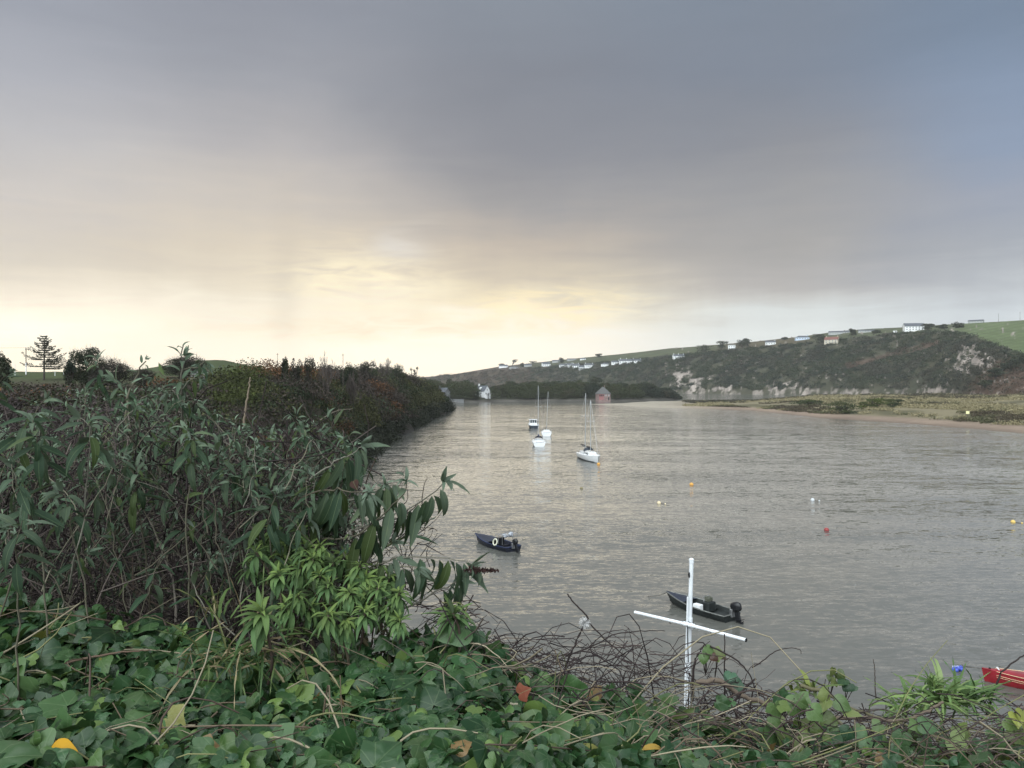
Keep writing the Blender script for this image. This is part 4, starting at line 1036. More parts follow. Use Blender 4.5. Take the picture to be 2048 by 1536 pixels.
# the two open work boats
s_, b_ = PW(1027, 1103), PW(957, 1083)
mid = (s_+b_)/2; hd = math.atan2(b_.y-s_.y, b_.x-s_.x)
e, rim = workboat('dark blue open boat with pale lifebuoy, moored off the leafy shrub', mid, hd, (b_-s_).length*1.0, 1.6, M_canvas, M_bhull, dict(inner=M_bhull, rim=M_navy, deck=.48, thwarts=(.35,), tilt=R(-20), osc=.78))
L1 = (b_-s_).length*.98
MB().box((-.55, .0, .48), (.42, .56, .56)).build('console', M_black, e, bevel=.04)
MB().tube([(-.40, -.24, .74), (-.35, -.26, 1.02), (-.35, .26, 1.02), (-.40, .24, .74)], .02, 6).build('console_rail', M_metal, e)
fr = MB()
for y in (-.66, .66): fr.tube([(-1.25, y, .5), (-1.25, y, 1.15), (-1.75, y, 1.15), (-1.75, y, .5)], .022, 6)
fr.tube([(-1.25, -.66, 1.15), (-1.25, .66, 1.15)], .022, 6).tube([(-1.75, -.66, 1.15), (-1.75, .66, 1.15)], .022, 6); fr.build('stern_frame', M_metal, e)
rb = np.random.default_rng(5)
def on_boat(e, rz, loc): return e.matrix_basis @ Vector(loc)
cb = MB()
for k in range(7):
    a = rb.uniform(0, 6.3); cb.lathe([(.02, -.10), (.12, -.08), (.15, .0), (.11, .09), (.02, .11)], (rb.uniform(-.35, .35), rb.uniform(-.4, .4), rb.uniform(-.02, .16)), 9)
o = cb.build('cover_bundle', simple('grey_white_cover', (.42, .45, .50), .6, nscale=8, namt=.35), None, True); o.location = on_boat(e, hd, (-1.35, 0, .98)); tag(o, 'crumpled pale cover bundled in the stern of the dark blue boat', 'cover')
tr = []
for i in range(20):
    a = 2*math.pi*i/20; tr.append((0.30*math.cos(a), 0, .30*math.sin(a)))
q = MB(); rg = []
for i in range(24):
    a = 2*math.pi*i/24; rg.append([((.28+.075*math.cos(t))*math.cos(a), .06*math.sin(t), (.28+.075*math.cos(t))*math.sin(a)) for t in np.linspace(0, 2*math.pi, 9)[:-1]])
rg.append(rg[0]); q.loft(rg, True); o = q.build('lifebuoy', simple('pale_lifebuoy', (.62, .62, .50), .5, nscale=4, namt=.15), None, True)
e_m = Matrix.Translation((mid.x, mid.y, 0)) @ Matrix.Rotation(hd, 4, 'Z')
side = 1 if (e_m @ Vector((0, 1, 0)))[1] < mid.y else -1
o.scale = (.8, .8, .8); o.location = e_m @ Vector((-.95, side*.72, .56)); o.rotation_euler = (R(14)*side, 0, hd); tag(o, 'round pale lifebuoy propped on the side of the dark blue boat', 'lifebuoy')

s_, b_ = PW(1458, 1240), PW(1350, 1208)
mid = (s_+b_)/2; hd = math.atan2(b_.y-s_.y, b_.x-s_.x)
e2, rim2 = workboat('dull green alloy boat with black outboard, behind the white cross post', mid, hd, (b_-s_).length*1.12, 1.5, M_canvas, M_alu, dict(inner=M_alu, rim=M_alurim, deck=.66, thwarts=(.55, .42), tilt=R(-14), osc=.9))
MB().box((-.50, 0, .42), (.5, .56, .50)).build('console', M_alu, e2, bevel=.05)
MB().tube([(-.38, -.23, .66), (-.31, -.24, .88), (-.31, .24, .88), (-.38, .23, .66)], .018, 6).build('console_rail', M_metal, e2)
e_m2 = Matrix.Translation((mid.x, mid.y, 0)) @ Matrix.Rotation(hd, 4, 'Z')
side2 = 1 if (e_m2 @ Vector((0, 1, 0)))[1] < mid.y else -1
MB().box((-.25, side2*.55, .38), (.45, .3, .36)).build('locker', M_hull, e2, bevel=.03)
rp = MB(); pts = []
for i in range(90):
    a = i*.33; r_ = .17+.03*math.sin(i*.7); pts.append((r_*math.cos(a), r_*math.sin(a), .012*i*.2+.02*math.sin(i*1.3)))
rp.tube(pts, .016, 5); o = rp.build('rope_coil', simple('olive_rope', (.10, .11, .08), .9, nscale=30, namt=.4)); o.location = e_m2 @ Vector((-.5, 0, .69)); tag(o, 'coil of olive rope on the console of the alloy boat', 'rope')

# red boat bow at the lower right
b_ = PW(1969, 1362); hd = math.atan2(1.7, -3.4)
dirv = Vector((math.cos(hd), math.sin(hd), 0)); L3 = 4.0; mid = b_-dirv*(L3/2)
e3 = empty('red_boat', (mid.x, mid.y, 0), 'glossy red boat, cut by the frame edge at the lower right', 'boat', None, hd)
rings, rim = hull_mesh(L3, 1.05, .40, .12, .15, rake=.10); h = MB().loft(rings); h.poly(rings[0], [tuple(range(len(rings[0])))]); h.build('hull', M_red, e3)
M_redd = simple('red_deck', (.27, .018, .028), .3, nscale=3, namt=.2)
dk = MB().loft([[(x, -b*.98, zt+.01), (x, -b*.5, zt+.07*min(1, b*3)), (x, b*.5, zt+.07*min(1, b*3)), (x, b*.98, zt+.01)] for x, b, zt in rim]); dk.build('deck', M_redd, e3, smooth=True)
st = MB()
for s in (-1, 1):
    for dz_, w_ in ((.02, .012), (-.13, .010), (-.20, .007)):
        st.tube([(x, s*(b*(.995 if dz_ > 0 else .985)+.006), zt+dz_) for x, b, zt in rim[2:-2]], w_, 5)
st.build('pinstripe', simple('gold_stripe', (.75, .55, .35), .4), e3)
MB().lathe([(.045, 0), (.045, .03), (.02, .06)], (L3/2-.18, 0, .53), 8).build('bow_fitting', M_black, e3)
MB().tube([(L3/2-.5, -.12, .56), (L3/2-.42, 0, .62), (L3/2-.5, .12, .56)], .02, 6).build('carry_handle', M_hull, e3)
M_yw = simple('weathered_white', (.7, .66, .58), .5, nscale=6, namt=.2)

# sailing yachts and the cabin launch
def yacht(label, mid, head, L, B, mast_h, cfg):
    e = empty('yacht', (mid[0], mid[1], 0), label, 'yacht', 'sailing yachts at anchor', head)
    rings, rim = hull_mesh(L, B, .80, .32, .30, rake=.55)
    h = MB().loft(rings); h.poly(rings[0], [tuple(range(len(rings[0])))]); h.build('hull', M_hull, e, smooth=False)
    wl = MB()
    cut = []
    for r_ in rings:
        k = [p for p in r_ if p[2] < .14]
        cut.append(k)
    for s in (-1, 1):
        band = []
        for r_ in rings:
            half = [p for p in r_ if p[1]*s >= 0]; half.sort(key=lambda p: p[2])
            zs = [p[2] for p in half]; f_ = lambda z: np.interp(z, zs, [abs(p[1]) for p in half])
            band.append([(half[0][0], s*(f_(z)+.012), z) for z in (-.12, .0, .12)])
        wl.loft(band)
    wl.build('waterline', M_dark, e)
    dk = MB().loft([[(x, -b*.985, zt-.02), (x, 0, zt+.05), (x, b*.985, zt-.02)] for x, b, zt in rim]); dk.build('deck', M_hull, e)
    z0 = .88; cx0, cx1 = -L*.08, L*.26; cw = B*.30
    cb = MB(); cb.loft([[(x, -w_, z0-.05), (x, -w_*.88, z0+hh2), (x, w_*.88, z0+hh2), (x, w_, z0-.05)] for x, w_, hh2 in ((cx0, cw, .48), (cx0+(cx1-cx0)*.6, cw*.95, .42), (cx1, cw*.6, .16))], False, True); c_ = cb.build('cabin', M_hull, e)
    for s in (-1, 1):
        for t in (.15, .4, .62):
            x = cx0+(cx1-cx0)*t; MB().box((x, s*(cw*.945-.01-t*.02), z0+.22), (.42, .07, .16)).build('cabin_window', M_glass, e)
    ck = MB(); w_ = B*.27; ck.box((-L*.27, w_, z0+.14), (L*.3, .1, .28)).box((-L*.27, -w_, z0+.14), (L*.3, .1, .28)).box((-L*.42, 0, z0+.14), (.1, 2*w_-.1, .28)); ck.build('cockpit_coaming', M_hull, e)
    MB().box((-L*.27, 0, z0-.0), (L*.3-.05, 2*w_-.12, .05)).build('cockpit', M_navy if cfg.get('blue') else M_wood, e)
    if cfg.get('hood'):
        hd_ = MB(); hd_.loft([[(cx0-.1+dx, cw*1.0*math.cos(a), z0+.40+hz*math.sin(a)) for a in np.linspace(0, math.pi, 9)] for dx, hz in ((.35, .25), (0, .62), (-.5, .66))]); hd_.build('spray_hood', cfg['hood'], e)
    for k, (mx, mh, ln) in enumerate(cfg['masts']):
        m0 = Vector((L*mx, 0, z0)); mt = m0+Vector((ln*mh, cfg.get('heel', 0)*mh, mh))
        ms_ = MB().tube([m0, mt], [.06, .045], 8).tube([m0.lerp(mt, .62)+Vector((0, -.65, -.05)), m0.lerp(mt, .62)+Vector((0, .65, -.05))], .025, 5); ms_.build('mast', M_mast, e)
        bl = mh*.34; bs = m0+Vector((-.08, 0, .95)); be = bs+Vector((-bl, 0, .05))
        bm_ = MB().tube([bs, be], .05, 6).build('boom', M_mast, e)
        sc_ = MB().tube([bs+Vector((-.05, 0, .12)), bs.lerp(be, .4)+Vector((0, 0, .14)), be+Vector((0, 0, .10))], [.16, .13, .07], 8); sc_.build('sail_cover', cfg['cover'], e)
        rg_ = MB()
        for s in (-1, 1): rg_.tube([mt, m0.lerp(mt, .62)+Vector((0, s*.65, -.05)), Vector((L*mx-.1, s*B*.44, .9))], .010, 3)
        if k == 0: rg_.tube([mt, Vector((L*.5+.2, 0, 1.1))], .010, 3).tube([mt, Vector((-L*.48, 0, .9))], .010, 3)
        rg_.build('rigging', M_metal, e)
    pr = MB()
    for s in (-1, 1):
        ps = [(x, s*b*.95, zt) for x, b, zt in rim]
        pr.tube([(p[0], p[1], p[2]+.55) for p in ps[1:-1]], .012, 4)
        for p in ps[1:-1:3]: pr.tube([p, (p[0], p[1], p[2]+.55)], .012, 4)
    pr.build('guard_rail', M_metal, e)
    MB().tube([(L/2+.45, 0, 1.0), (L/2+.75, .05, .4), (L/2+1.3, .1, -.06)], .016, 5).build('mooring_line', M_wood, e)
    return e
M_mast = simple('mast_alloy', (.50, .52, .54), .35, .5, nscale=2, namt=.1)
def pl(u, v): return PW(u, v)
p = pl(1078, 893); yacht('white yacht with tall mast and dark blue covers, stern-on in the middle', (p.x, p.y+3.2), R(91), 7.6, 2.65, 11.0, dict(masts=[(.10, zv(771, p.y+3.6)-.9, -.002)], cover=M_navy, hood=M_navy, blue=True))
p = pl(1094, 872.5); yacht('smaller white yacht with leaning mast, close behind the tall mast', (p.x, p.y+3.0), R(88), 6.6, 2.5, 10.2, dict(masts=[(.12, zv(783, p.y+3)-.9, .0)], heel=-.045, cover=M_black, hood=None))
s_, b_ = pl(1166, 914), pl(1196, 926.5)
mid = (s_+b_)/2; hd = math.atan2(b_.y-s_.y, b_.x-s_.x)
yacht('white two-masted yacht heading right, with an orange buoy at its bow', mid, hd, (b_-s_).length*.97, 2.7, 9.5, dict(masts=[(.02, zv(800, mid.y)-.9, .012), (-.36, zv(786, mid.y+3)-.9, .045)], cover=M_black, hood=M_dark))

def launch():
    p = pl(1067, 856.5); L, B = 6.8, 2.7
    e = empty('cabin_launch', (p.x, p.y+3.4, 0), 'dark hulled motor launch with white wheelhouse, beyond the yachts', 'boat', None, R(95))
    rings, rim = hull_mesh(L, B, .85, .35, .3, rake=.4); h = MB().loft(rings); h.poly(rings[0], [tuple(range(len(rings[0])))]); h.build('hull', M_dark, e)
    MB().loft([[(x, -b*.98, zt-.03), (x, 0, zt+.03), (x, b*.98, zt-.03)] for x, b, zt in rim[6:]]).build('foredeck', M_hull, e)
    tp = MB()
    for s in (-1, 1): tp.loft([[(x, s*(b+.02), zt-.16), (x, s*(b+.03), zt+.10), (x, s*(b-.08), zt+.10)] for x, b, zt in rim])
    tp.box((rim[0][0]-.01, 0, .84), (.06, B*.86, .26)); tp.build('bulwark', M_hull, e)
    c = MB().box((.45, 0, 1.45), (1.9, 2.0, 1.5)).build('wheelhouse', M_hull, e, bevel=.06)
    for y in (-.62, 0, .62): MB().box((-.51, y, 1.68), (.05, .46, .72)).build('wheelhouse_window', M_glass, e)
    for s in (-1, 1): MB().box((.45, s*1.01, 1.75), (1.2, .05, .55)).build('side_window', M_glass, e)
    MB().box((.35, 0, 2.25), (2.3, 2.2, .10)).build('wheelhouse_roof', M_hull, e, bevel=.03)
    MB().tube([(.6, .5, 2.3), (.6, .5, 4.2)], .02, 5).build('aerial', M_mast, e)
launch()

# mooring buoys
def buoy(label, u, v, r, c, tail=False, topc=None):
    r = r*.8; p = pl(u, v); e = empty('mooring_buoy', (p.x, p.y, 0), label, 'buoy', 'mooring buoys')
    m_ = simple('buoy_paint', c, .45, nscale=4, namt=.15)
    prof = [(max(.01, r*math.sin(a)), -r*.35+r*(1-math.cos(a))-.1*r) for a in np.linspace(.05, math.pi-.05, 11)]
    MB().lathe(prof, (0, 0, -.35*r), 14).build('float', m_, e, smooth=True)
    MB().tube([(.05*math.cos(a), 0, r*1.30+.07*math.sin(a)) for a in np.linspace(0, math.pi, 9)], .012, 5).build('ring', M_metal, e)
    if tail:
        q = MB().lathe([(max(.01, .4*r*math.sin(a)), .4*r*(1-math.cos(a))-.25*r) for a in np.linspace(.05, math.pi-.05, 8)], (r*2.6, -r*2.2, 0), 10); q.build('pickup_float', m_, e, smooth=True)
        MB().tube([(r*.8, -r*.6, .03), (r*1.7, -r*1.6, .02), (r*2.4, -r*2.1, .03)], .02, 5).build('strop', M_wood, e)
OR = (.72, .36, .07)
buoy('orange yellow buoy alone in mid water, right of the two-masted yacht', 1383, 970, .30, OR)
buoy('pale buoy with a small pickup float, below the orange yellow one', 1318, 1007, .26, (.72, .60, .40), True)
buoy('white buoy with a small pickup float at the right of the water', 1625, 1001, .25, (.62, .65, .68), True)
buoy('dull red buoy in the open water right of centre', 1653, 1061, .25, (.30, .045, .045))
buoy('yellow buoy near the right edge of the water', 2026, 1045, .24, (.72, .50, .14), True)
buoy('small olive buoy below the two-masted yacht', 1163, 977, .20, (.22, .19, .09))
buoy('orange buoy touching the bow of the two-masted yacht', 1197, 929, .30, OR)
def blue_floats():
    p = pl(1914, 1341); e = empty('float_cluster', (p.x, p.y, 0), 'cluster of blue floats tied together beside the red boat', 'float')
    rb = np.random.default_rng(3); m1 = simple('blue_float', (.06, .10, .50), .4, nscale=9, namt=.35); m2 = simple('pale_blue_float', (.40, .46, .72), .4, nscale=9, namt=.2)
    for k in range(9):
        a = k*2.4; r_ = .05*math.sqrt(k)*1.1; MB().lathe([(max(.01, .085*math.sin(t)), .085*(1-math.cos(t))-.05) for t in np.linspace(.05, math.pi-.05, 8)], (r_*math.cos(a)*1.3, r_*math.sin(a), rb.uniform(0, .10)), 10).build('float', m1 if k % 3 else m2, e, smooth=True)
    MB().tube([(0, .05, .1), (.5, .5, .02), (1.0, .3, .0), (1.75, -.5, .25)], .012, 5).build('line', M_wood, e)
    return e
blue_floats()

# ------------------------------------------------------------------ the white cross post on the bank
def cross():
    Y = 8.0; b = P(1376, 1372, Y); t = P(1383, 1122, Y)
    zg = float(ground_z(np.array([b.x]), np.array([Y]))[0])
    M_pvc = simple('white_pvc', (.80, .84, .88), .35, nscale=6, namt=.08)
    e = empty('cross_post', (b.x, Y, zg), 'white pipe post with a slanting crossbar rising from the bank', 'post')
    bl = b-Vector((b.x, Y, zg)); tl = t-Vector((b.x, Y, zg)); foot = bl.lerp(tl, 0); foot = bl-(tl-bl).normalized()*(bl.z+.4)
    MB().tube([foot, tl], [.024, .022], 12).build('upright', M_pvc, e)
    MB().lathe([(.026, -.02), (.026, .02), (.012, .03)], tl, 10).build('end_cap', M_pvc, e)
    th = MB().tube([foot+Vector((-.036, -.03, 0)), bl.lerp(tl, .72)+Vector((-.036, -.03, 0))], .009, 8); th.build('side_pipe', M_pvc, e)
    l = P(1272, 1222, 8.47)-e.location; r = P(1493, 1277, 7.55)-e.location; c_ = P(1379.5, 1247, 8.0)-e.location; off = Vector((-.02, -.045, 0))
    MB().tube([l+off, c_+off, r+off], .0175, 12).build('crossbar', M_pvc, e)
    MB().tube([r+off*1.0+(r-c_).normalized()*.0, r+off+(r-c_).normalized()*.006], .0188, 12).build('bar_end', M_black, e)
    jt = MB().tube([c_+off-(r-l).normalized()*.06, c_+off+(r-l).normalized()*.06], .024, 12).tube([c_+Vector((0, 0, -.06)), c_+Vector((0, 0, .06))], .030, 12); jt.build('joint', M_pvc, e)
    cd = MB()
    for dz_ in (.02, -.02, .0): cd.tube([c_+Vector((.031*math.cos(a), .031*math.sin(a)-.02, dz_+.012*math.sin(2*a))) for a in np.linspace(0, 6.3, 14)], .004, 4)
    cd.tube([c_+Vector((-.04, -.06, 0)), bl.lerp(tl, .2)+Vector((-.01, -.035, 0))], .004, 4); cd.build('cord', M_black, e)
    for t_ in (.30, .66): MB().tube([(r+off).lerp(l+off, t_)+Vector((0, 0, .022)), (r+off).lerp(l+off, t_)+Vector((.004, 0, -.03))], .007, 6).build('hook', M_metal, e)
    MB().box(tl+Vector((-.028, -.01, -.14)), (.015, .02, .05)).build('bracket', M_black, e)
cross()

# ------------------------------------------------------------------ foreground: the hedge bank
IU = np.array([-700, -150, 0, 100, 250, 400, 520, 700, 850, 950, 1050, 1200, 1350, 1500, 1700, 2048, 2250, 2900], float)
IV = np.array([1180, 1180, 1185, 1230, 1262, 1292, 1335, 1335, 1290, 1305, 1362, 1415, 1442, 1470, 1492, 1480, 1480, 1490], float)
def bank_pt(u, t):
    """surface of the overgrown bank: t = 0 at its crest, 1 at the front bottom; arrays"""
    vt = np.interp(u, IU, IV); Yc = np.interp(u, [-700, 0, 900, 1500, 2300], [1.95, 1.9, 1.75, 1.9, 2.0]); Yf = np.interp(u, [-700, 0, 1100, 1500, 2300], [1.10, 1.12, 1.22, 1.38, 1.42])
    v = vt+(1575-vt)*t; Y = Yc+(Yf-Yc)*t
    return np.stack([(u-1024)/F*Y, Y, CAMZ+(768-v)/F*Y], -1)
def bank():
    us = np.linspace(-900, 2900, 240); T = np.linspace(0, 1, 26)
    U, Tt = np.meshgrid(us, T, indexing='ij'); p = bank_pt(U, Tt)
    p[..., 2] += -.085+(fbm(p[..., 0]*6, p[..., 1]*6, 3, 71)-.5)*.05
    back = p[:, :1].copy(); back2 = back.copy(); back[..., 1] += .25; back[..., 2] -= .22; back2[..., 1] += .6; back2[..., 2] = 10.2
    fr = p[:, -1:].copy(); fr[..., 1] -= .06; fr[..., 2] = 10.1
    p = np.concatenate([back2, back, p, fr], 1); n, k = p.shape[:2]; idx = np.arange(n*k).reshape(n, k)
    f = np.stack([idx[:-1, :-1], idx[:-1, 1:], idx[1:, 1:], idx[1:, :-1]], -1).reshape(-1, 4)
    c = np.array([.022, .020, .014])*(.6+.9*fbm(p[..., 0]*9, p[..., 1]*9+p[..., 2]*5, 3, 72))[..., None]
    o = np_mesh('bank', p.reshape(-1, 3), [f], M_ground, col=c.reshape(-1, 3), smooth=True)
    tag(o, 'dark earth bank under the ivy in front of the viewer', 'bank', kind='structure')
bank()

# leaf shapes -------------------------------------------------------
def lance(w=.15, nl=7, curl=.5, fold=.25, twist=0.0, tipw=1.0, ser=0):
    V = []; U = []; F_ = []
    y = z = 0.0; a = 0.0
    for i in range(nl+1):
        t = i/nl; ww = w*math.sin(math.pi*min(1, t**.75*.97+.02))**.85*(1 if t < .98 else .05)
        tw = twist*t
        for s in (-1, 0, 1):
            lx = s*ww; lz = abs(s)*ww*fold+(.012*math.sin(i*2.3+s) if s else 0)
            V.append((lx*math.cos(tw)-lz*math.sin(tw), y, z+lx*math.sin(tw)+lz*math.cos(tw))); U.append((s*ww/w*.5, t))
        a = -curl*((i+1)/nl)**1.2; y += math.cos(a)/nl; z += math.sin(a)/nl
    for i in range(nl):
        b = i*3; F_ += [(b, b+1, b+4, b+3), (b+1, b+2, b+5, b+4)]
    return np.array(V), [np.array(F_)], np.array(U)
def ivyleaf(pts, cup=.18, fold=.15):
    """pts: right-hand half outline from base notch to tip"""
    half = [Vector((x, y)) for x, y in pts]; sm = []
    for i in range(len(half)-1):
        p0 = half[max(i-1, 0)]; p1 = half[i]; p2 = half[i+1]; p3 = half[min(i+2, len(half)-1)]
        for t in (0, .5):
            sm.append(.5*((2*p1)+(p2-p0)*t+(2*p0-5*p1+4*p2-p3)*t*t+(3*p1-p0-3*p2+p3)*t**3))
    sm.append(half[-1])
    out = [(p.x, p.y) for p in sm]+[(-p.x, p.y) for p in reversed(sm[1:-1])]
    n = len(out); c = (0, .36); V = [(0, .36)]
    V += [(c[0]+(x-c[0])*.55, c[1]+(y-c[1])*.55) for x, y in out]+out
    V = np.array(V); r2 = V[:, 0]**2+(V[:, 1]-.36)**2
    z = -cup*r2+fold*np.abs(V[:, 0])*.5+.03*np.sin(V[:, 0]*9)*np.cos(V[:, 1]*7)
    F3 = [(0, 1+i, 1+(i+1) % n) for i in range(n)]; F4 = [(1+i, 1+n+i, 1+n+(i+1) % n, 1+(i+1) % n) for i in range(n)]
    return np.column_stack([V, z]), [np.array(F3), np.array(F4)], V.copy()
IVY = [ivyleaf([(0, .02), (.18, -.14), (.42, -.12), (.58, .08), (.58, .26), (.55, .44), (.36, .68), (.17, .90), (0, 1.02)]),
       ivyleaf([(0, .0), (.20, -.12), (.44, -.02), (.60, .20), (.61, .38), (.42, .60), (.22, .80), (.09, .95), (0, 1.04)], .25, .05),
       ivyleaf([(0, .03), (.16, -.12), (.38, -.12), (.54, .04), (.74, .36), (.50, .50), (.32, .66), (.14, .90), (0, 1.02)], .14, .25),
       ivyleaf([(0, .0), (.18, -.08), (.38, .02), (.48, .22), (.45, .46), (.30, .70), (.15, .90), (0, 1.08)], .40, .35),
       ivyleaf([(0, .02), (.20, -.16), (.46, -.10), (.60, .12), (.56, .36), (.40, .60), (.20, .80), (0, .94)], .5, -.1)]
LAN = [lance(.12, 7, .45, .35), lance(.125, 7, 1.0, .3, .4), lance(.11, 7, 1.7, .45, -.4), lance(.135, 7, .15, .55, .2), lance(.115, 7, 1.3, .2, .8)]
ROS = [lance(.105, 6, .8, .45), lance(.115, 6, 1.5, .35, .4), lance(.10, 6, .3, .6, -.3), lance(.11, 6, 2.0, .4, .2)]
BLD = [lance(.018, 9, 1.3, .6), lance(.022, 9, 2.0, .5, .5), lance(.016, 9, .6, .6, -.4)]

def place(tmpl, org, fw, nr, sc, colr):
    """mixed templates over many leaves"""
    n = len(org); ch = np.random.default_rng(n).integers(0, len(tmpl), n); out = []
    fr = frames(np.asarray(fw), np.asarray(nr))
    for k, (tv, tf, tu) in enumerate(tmpl):
        i = ch == k
        if i.any(): out.append(scatter(tv, tf, np.asarray(org)[i], fr[i], np.asarray(sc)[i], np.asarray(colr)[i], tu))
    return out
def to_obj(name, parts, m_, parent=None, smooth=True):
    V, f, C, U = merge(parts); return np_mesh(name, V, f, m_, parent, C, U, smooth)

# ------------------------------------------------------------------ ivy over the bank
def ivy():
    rng = np.random.default_rng(101); out = []; petP = []; 
    n = 9000
    u = np.concatenate([rng.uniform(-420, 1260, n), rng.uniform(1150, 1560, 900), rng.uniform(1480, 2250, 700)]); m_ = len(u)
    t = rng.uniform(-.04, 1.02, m_)**.9; t = np.nan_to_num(t, nan=0.0)
    k = ~((u > 60) & (u < 320) & (t > .22) & (t < .33) & (rng.random(m_) < .5)); u, t = u[k], t[k]; m_ = len(u)
    p = bank_pt(u, t)
    big = rng.random(m_); sz = np.where(big < .10, rng.uniform(.050, .070, m_), np.where(big < .6, rng.uniform(.028, .048, m_), rng.uniform(.014, .028, m_)))
    sz *= np.where(u > 1330, .70, 1.0)
    lift = rng.uniform(-.085, .045, m_)+fbm(p[:, 0]*5, p[:, 1]*5, 3, 73)*.05-.02
    p = p+np.array([0, -.15, 1])*lift[:, None]
    nr = np.array([0, -.50, .85])+rng.normal(0, .52, (m_, 3))
    a = rng.uniform(0, 2*np.pi, m_); fw = np.stack([np.cos(a), -.35+.8*np.sin(a), -.35+rng.normal(0, .3, m_)], -1)
    c = pal(rng, [(.012, .038, .013), (.019, .052, .018), (.030, .070, .023), (.050, .098, .028), (.095, .150, .040)], m_, [.30, .28, .20, .14, .08], .3)
    bg = big < .07; c[bg] = pal(rng, [(.045, .095, .034), (.032, .078, .030), (.060, .110, .042)], int(bg.sum()))
    small = sz < .022; c[small] = pal(rng, [(.040, .088, .038), (.026, .068, .032)], int(small.sum()))
    yel = rng.random(m_) < .012; c[yel] = pal(rng, [(.20, .20, .05), (.16, .10, .04)], int(yel.sum()))
    sz3 = sz[:, None]*np.stack([rng.uniform(.78, 1.18, m_), rng.uniform(.85, 1.1, m_), rng.uniform(.4, 2.6, m_)], -1); out = place(IVY, p, fw, nr, sz3, c)
    o = to_obj('ivy', out, M_ivy); tag(o, 'dark green ivy leaves smothering the bank along the bottom', 'ivy', kind='stuff')
    # runners, petioles and straw lying among the leaves
    m2 = 800; u = np.concatenate([rng.uniform(-200, 1400, m2), rng.uniform(1250, 2150, 420)]); m2 = len(u); t = rng.uniform(0, 1, m2)
    p0 = bank_pt(u, t)+np.array([0, 0, 1])*rng.uniform(-.05, .035, (m2, 1))
    a = rng.uniform(0, 2*np.pi, m2); L = rng.uniform(.05, .22, m2)*np.where(rng.random(m2) < .12, 2.0, 1)
    d = np.stack([np.cos(a), .6*np.sin(a), rng.normal(0, .22, m2)], -1)*L[:, None]; bow = rng.normal(0, .16, (m2, 3))*L[:, None]
    ts = np.linspace(0, 1, 6)[None, :, None]; path = p0[:, None]+d[:, None]*ts+bow[:, None]*(4*ts*(1-ts))
    rad = (rng.uniform(.0009, .0024, m2))[:, None]*np.linspace(1, .6, 6)[None]
    c = pal(rng, [(.23, .20, .14), (.13, .10, .07), (.07, .05, .04), (.15, .15, .07)], m2)
    o = to_obj('runners', [tubes(path, rad, c, 5)], M_twig); tag(o, 'straw coloured and brown ivy runners threading between the leaves', 'stems', kind='stuff')
    # small ferny herb leaves low in the ivy
    m3 = 900; cu = rng.choice([690, 640, 760, 180, 930, 330, 1130], m3)+rng.normal(0, 42, m3); t = np.clip(.55+rng.normal(0, .22, m3), .1, 1)
    p = bank_pt(cu, t)+np.array([0, -.01, 1])*rng.uniform(.02, .06, (m3, 1)); a = rng.uniform(0, 6.28, m3)
    o = to_obj('herbs', place(ROS, p, np.stack([np.cos(a), np.sin(a), rng.normal(0, .2, m3)], -1), np.array([0, -.4, 1])+rng.normal(0, .3, (m3, 3)), rng.uniform(.008, .018, m3)*np.array(1.2), pal(rng, [(.045, .105, .04), (.06, .13, .045)], m3)), M_green)
    tag(o, 'small bright ferny herb leaves growing up through the ivy', 'herbs', kind='stuff')
ivy()

# ------------------------------------------------------------------ tangled stems behind and in front
def path_arc(p0, p1, sag, rng, k=8, wob=.02):
    ts = np.linspace(0, 1, k)[:, None]; p = p0+(p1-p0)*ts+np.asarray(sag)*(4*ts*(1-ts)); w_ = np.cumsum(rng.normal(0, wob, (k, 3)), 0)*np.linalg.norm(p1-p0)*.5
    return p+w_*(ts*(1-ts)*4)
def P_(u, v, Y): return np.array(P(u, v, Y))
def thicket():
    """grey-purple dead bramble behind the shrub, left"""
    rng = np.random.default_rng(201); n = 3700
    u = rng.uniform(-160, 690, n); v = rng.uniform(860, 1300, n); Y = rng.uniform(2.0, 3.9, n)
    ph = np.stack([(u-1024)/F*Y, Y, CAMZ+(768-v)/F*Y], -1)
    a = rng.uniform(0, np.pi, n); L = rng.uniform(.06, .34, n)
    d = np.stack([np.cos(a)*.9, rng.normal(0, .4, n), np.abs(np.sin(a))*.9+.05], -1)*L[:, None]; bow = rng.normal(0, .12, (n, 3))*L[:, None]
    ts = np.linspace(-.5, .5, 6)[None, :, None]; path = ph[:, None]+d[:, None]*ts+bow[:, None]*(1-4*ts*ts)
    rad = rng.uniform(.0008, .0026, n)[:, None]*np.linspace(1.1, .7, 6)[None]
    c = pal(rng, [(.055, .043, .040), (.034, .026, .026), (.11, .09, .08), (.022, .018, .018)], n, [.36, .3, .12, .22])
    o = to_obj('dead_bramble', [tubes(path, rad, c, 4)], M_twig); tag(o, 'dense grey purple dead bramble stems under the left shrub', 'bramble', kind='stuff')
    # thick upright canes among it
    n = 46; u = rng.uniform(-40, 700, n); v0 = rng.uniform(1180, 1290, n); Y = rng.uniform(2.0, 2.9, n); pa = []
    for i in range(n):
        b = P_(u[i], v0[i], Y[i]); t = P_(u[i]+rng.normal(0, 60), v0[i]-rng.uniform(110, 300), Y[i]+rng.normal(0, .1)); pa.append(path_arc(b, t, rng.normal(0, .02, 3), rng, 8, .02))
    o = to_obj('canes', [tubes(np.array(pa), rng.uniform(.0016, .0035, n)[:, None]*np.linspace(1.2, .5, 8)[None], pal(rng, [(.10, .075, .06), (.16, .14, .12), (.05, .04, .035)], n), 5)], M_twig)
    tag(o, 'upright dry canes standing among the dead bramble', 'canes', kind='stuff')
thicket()
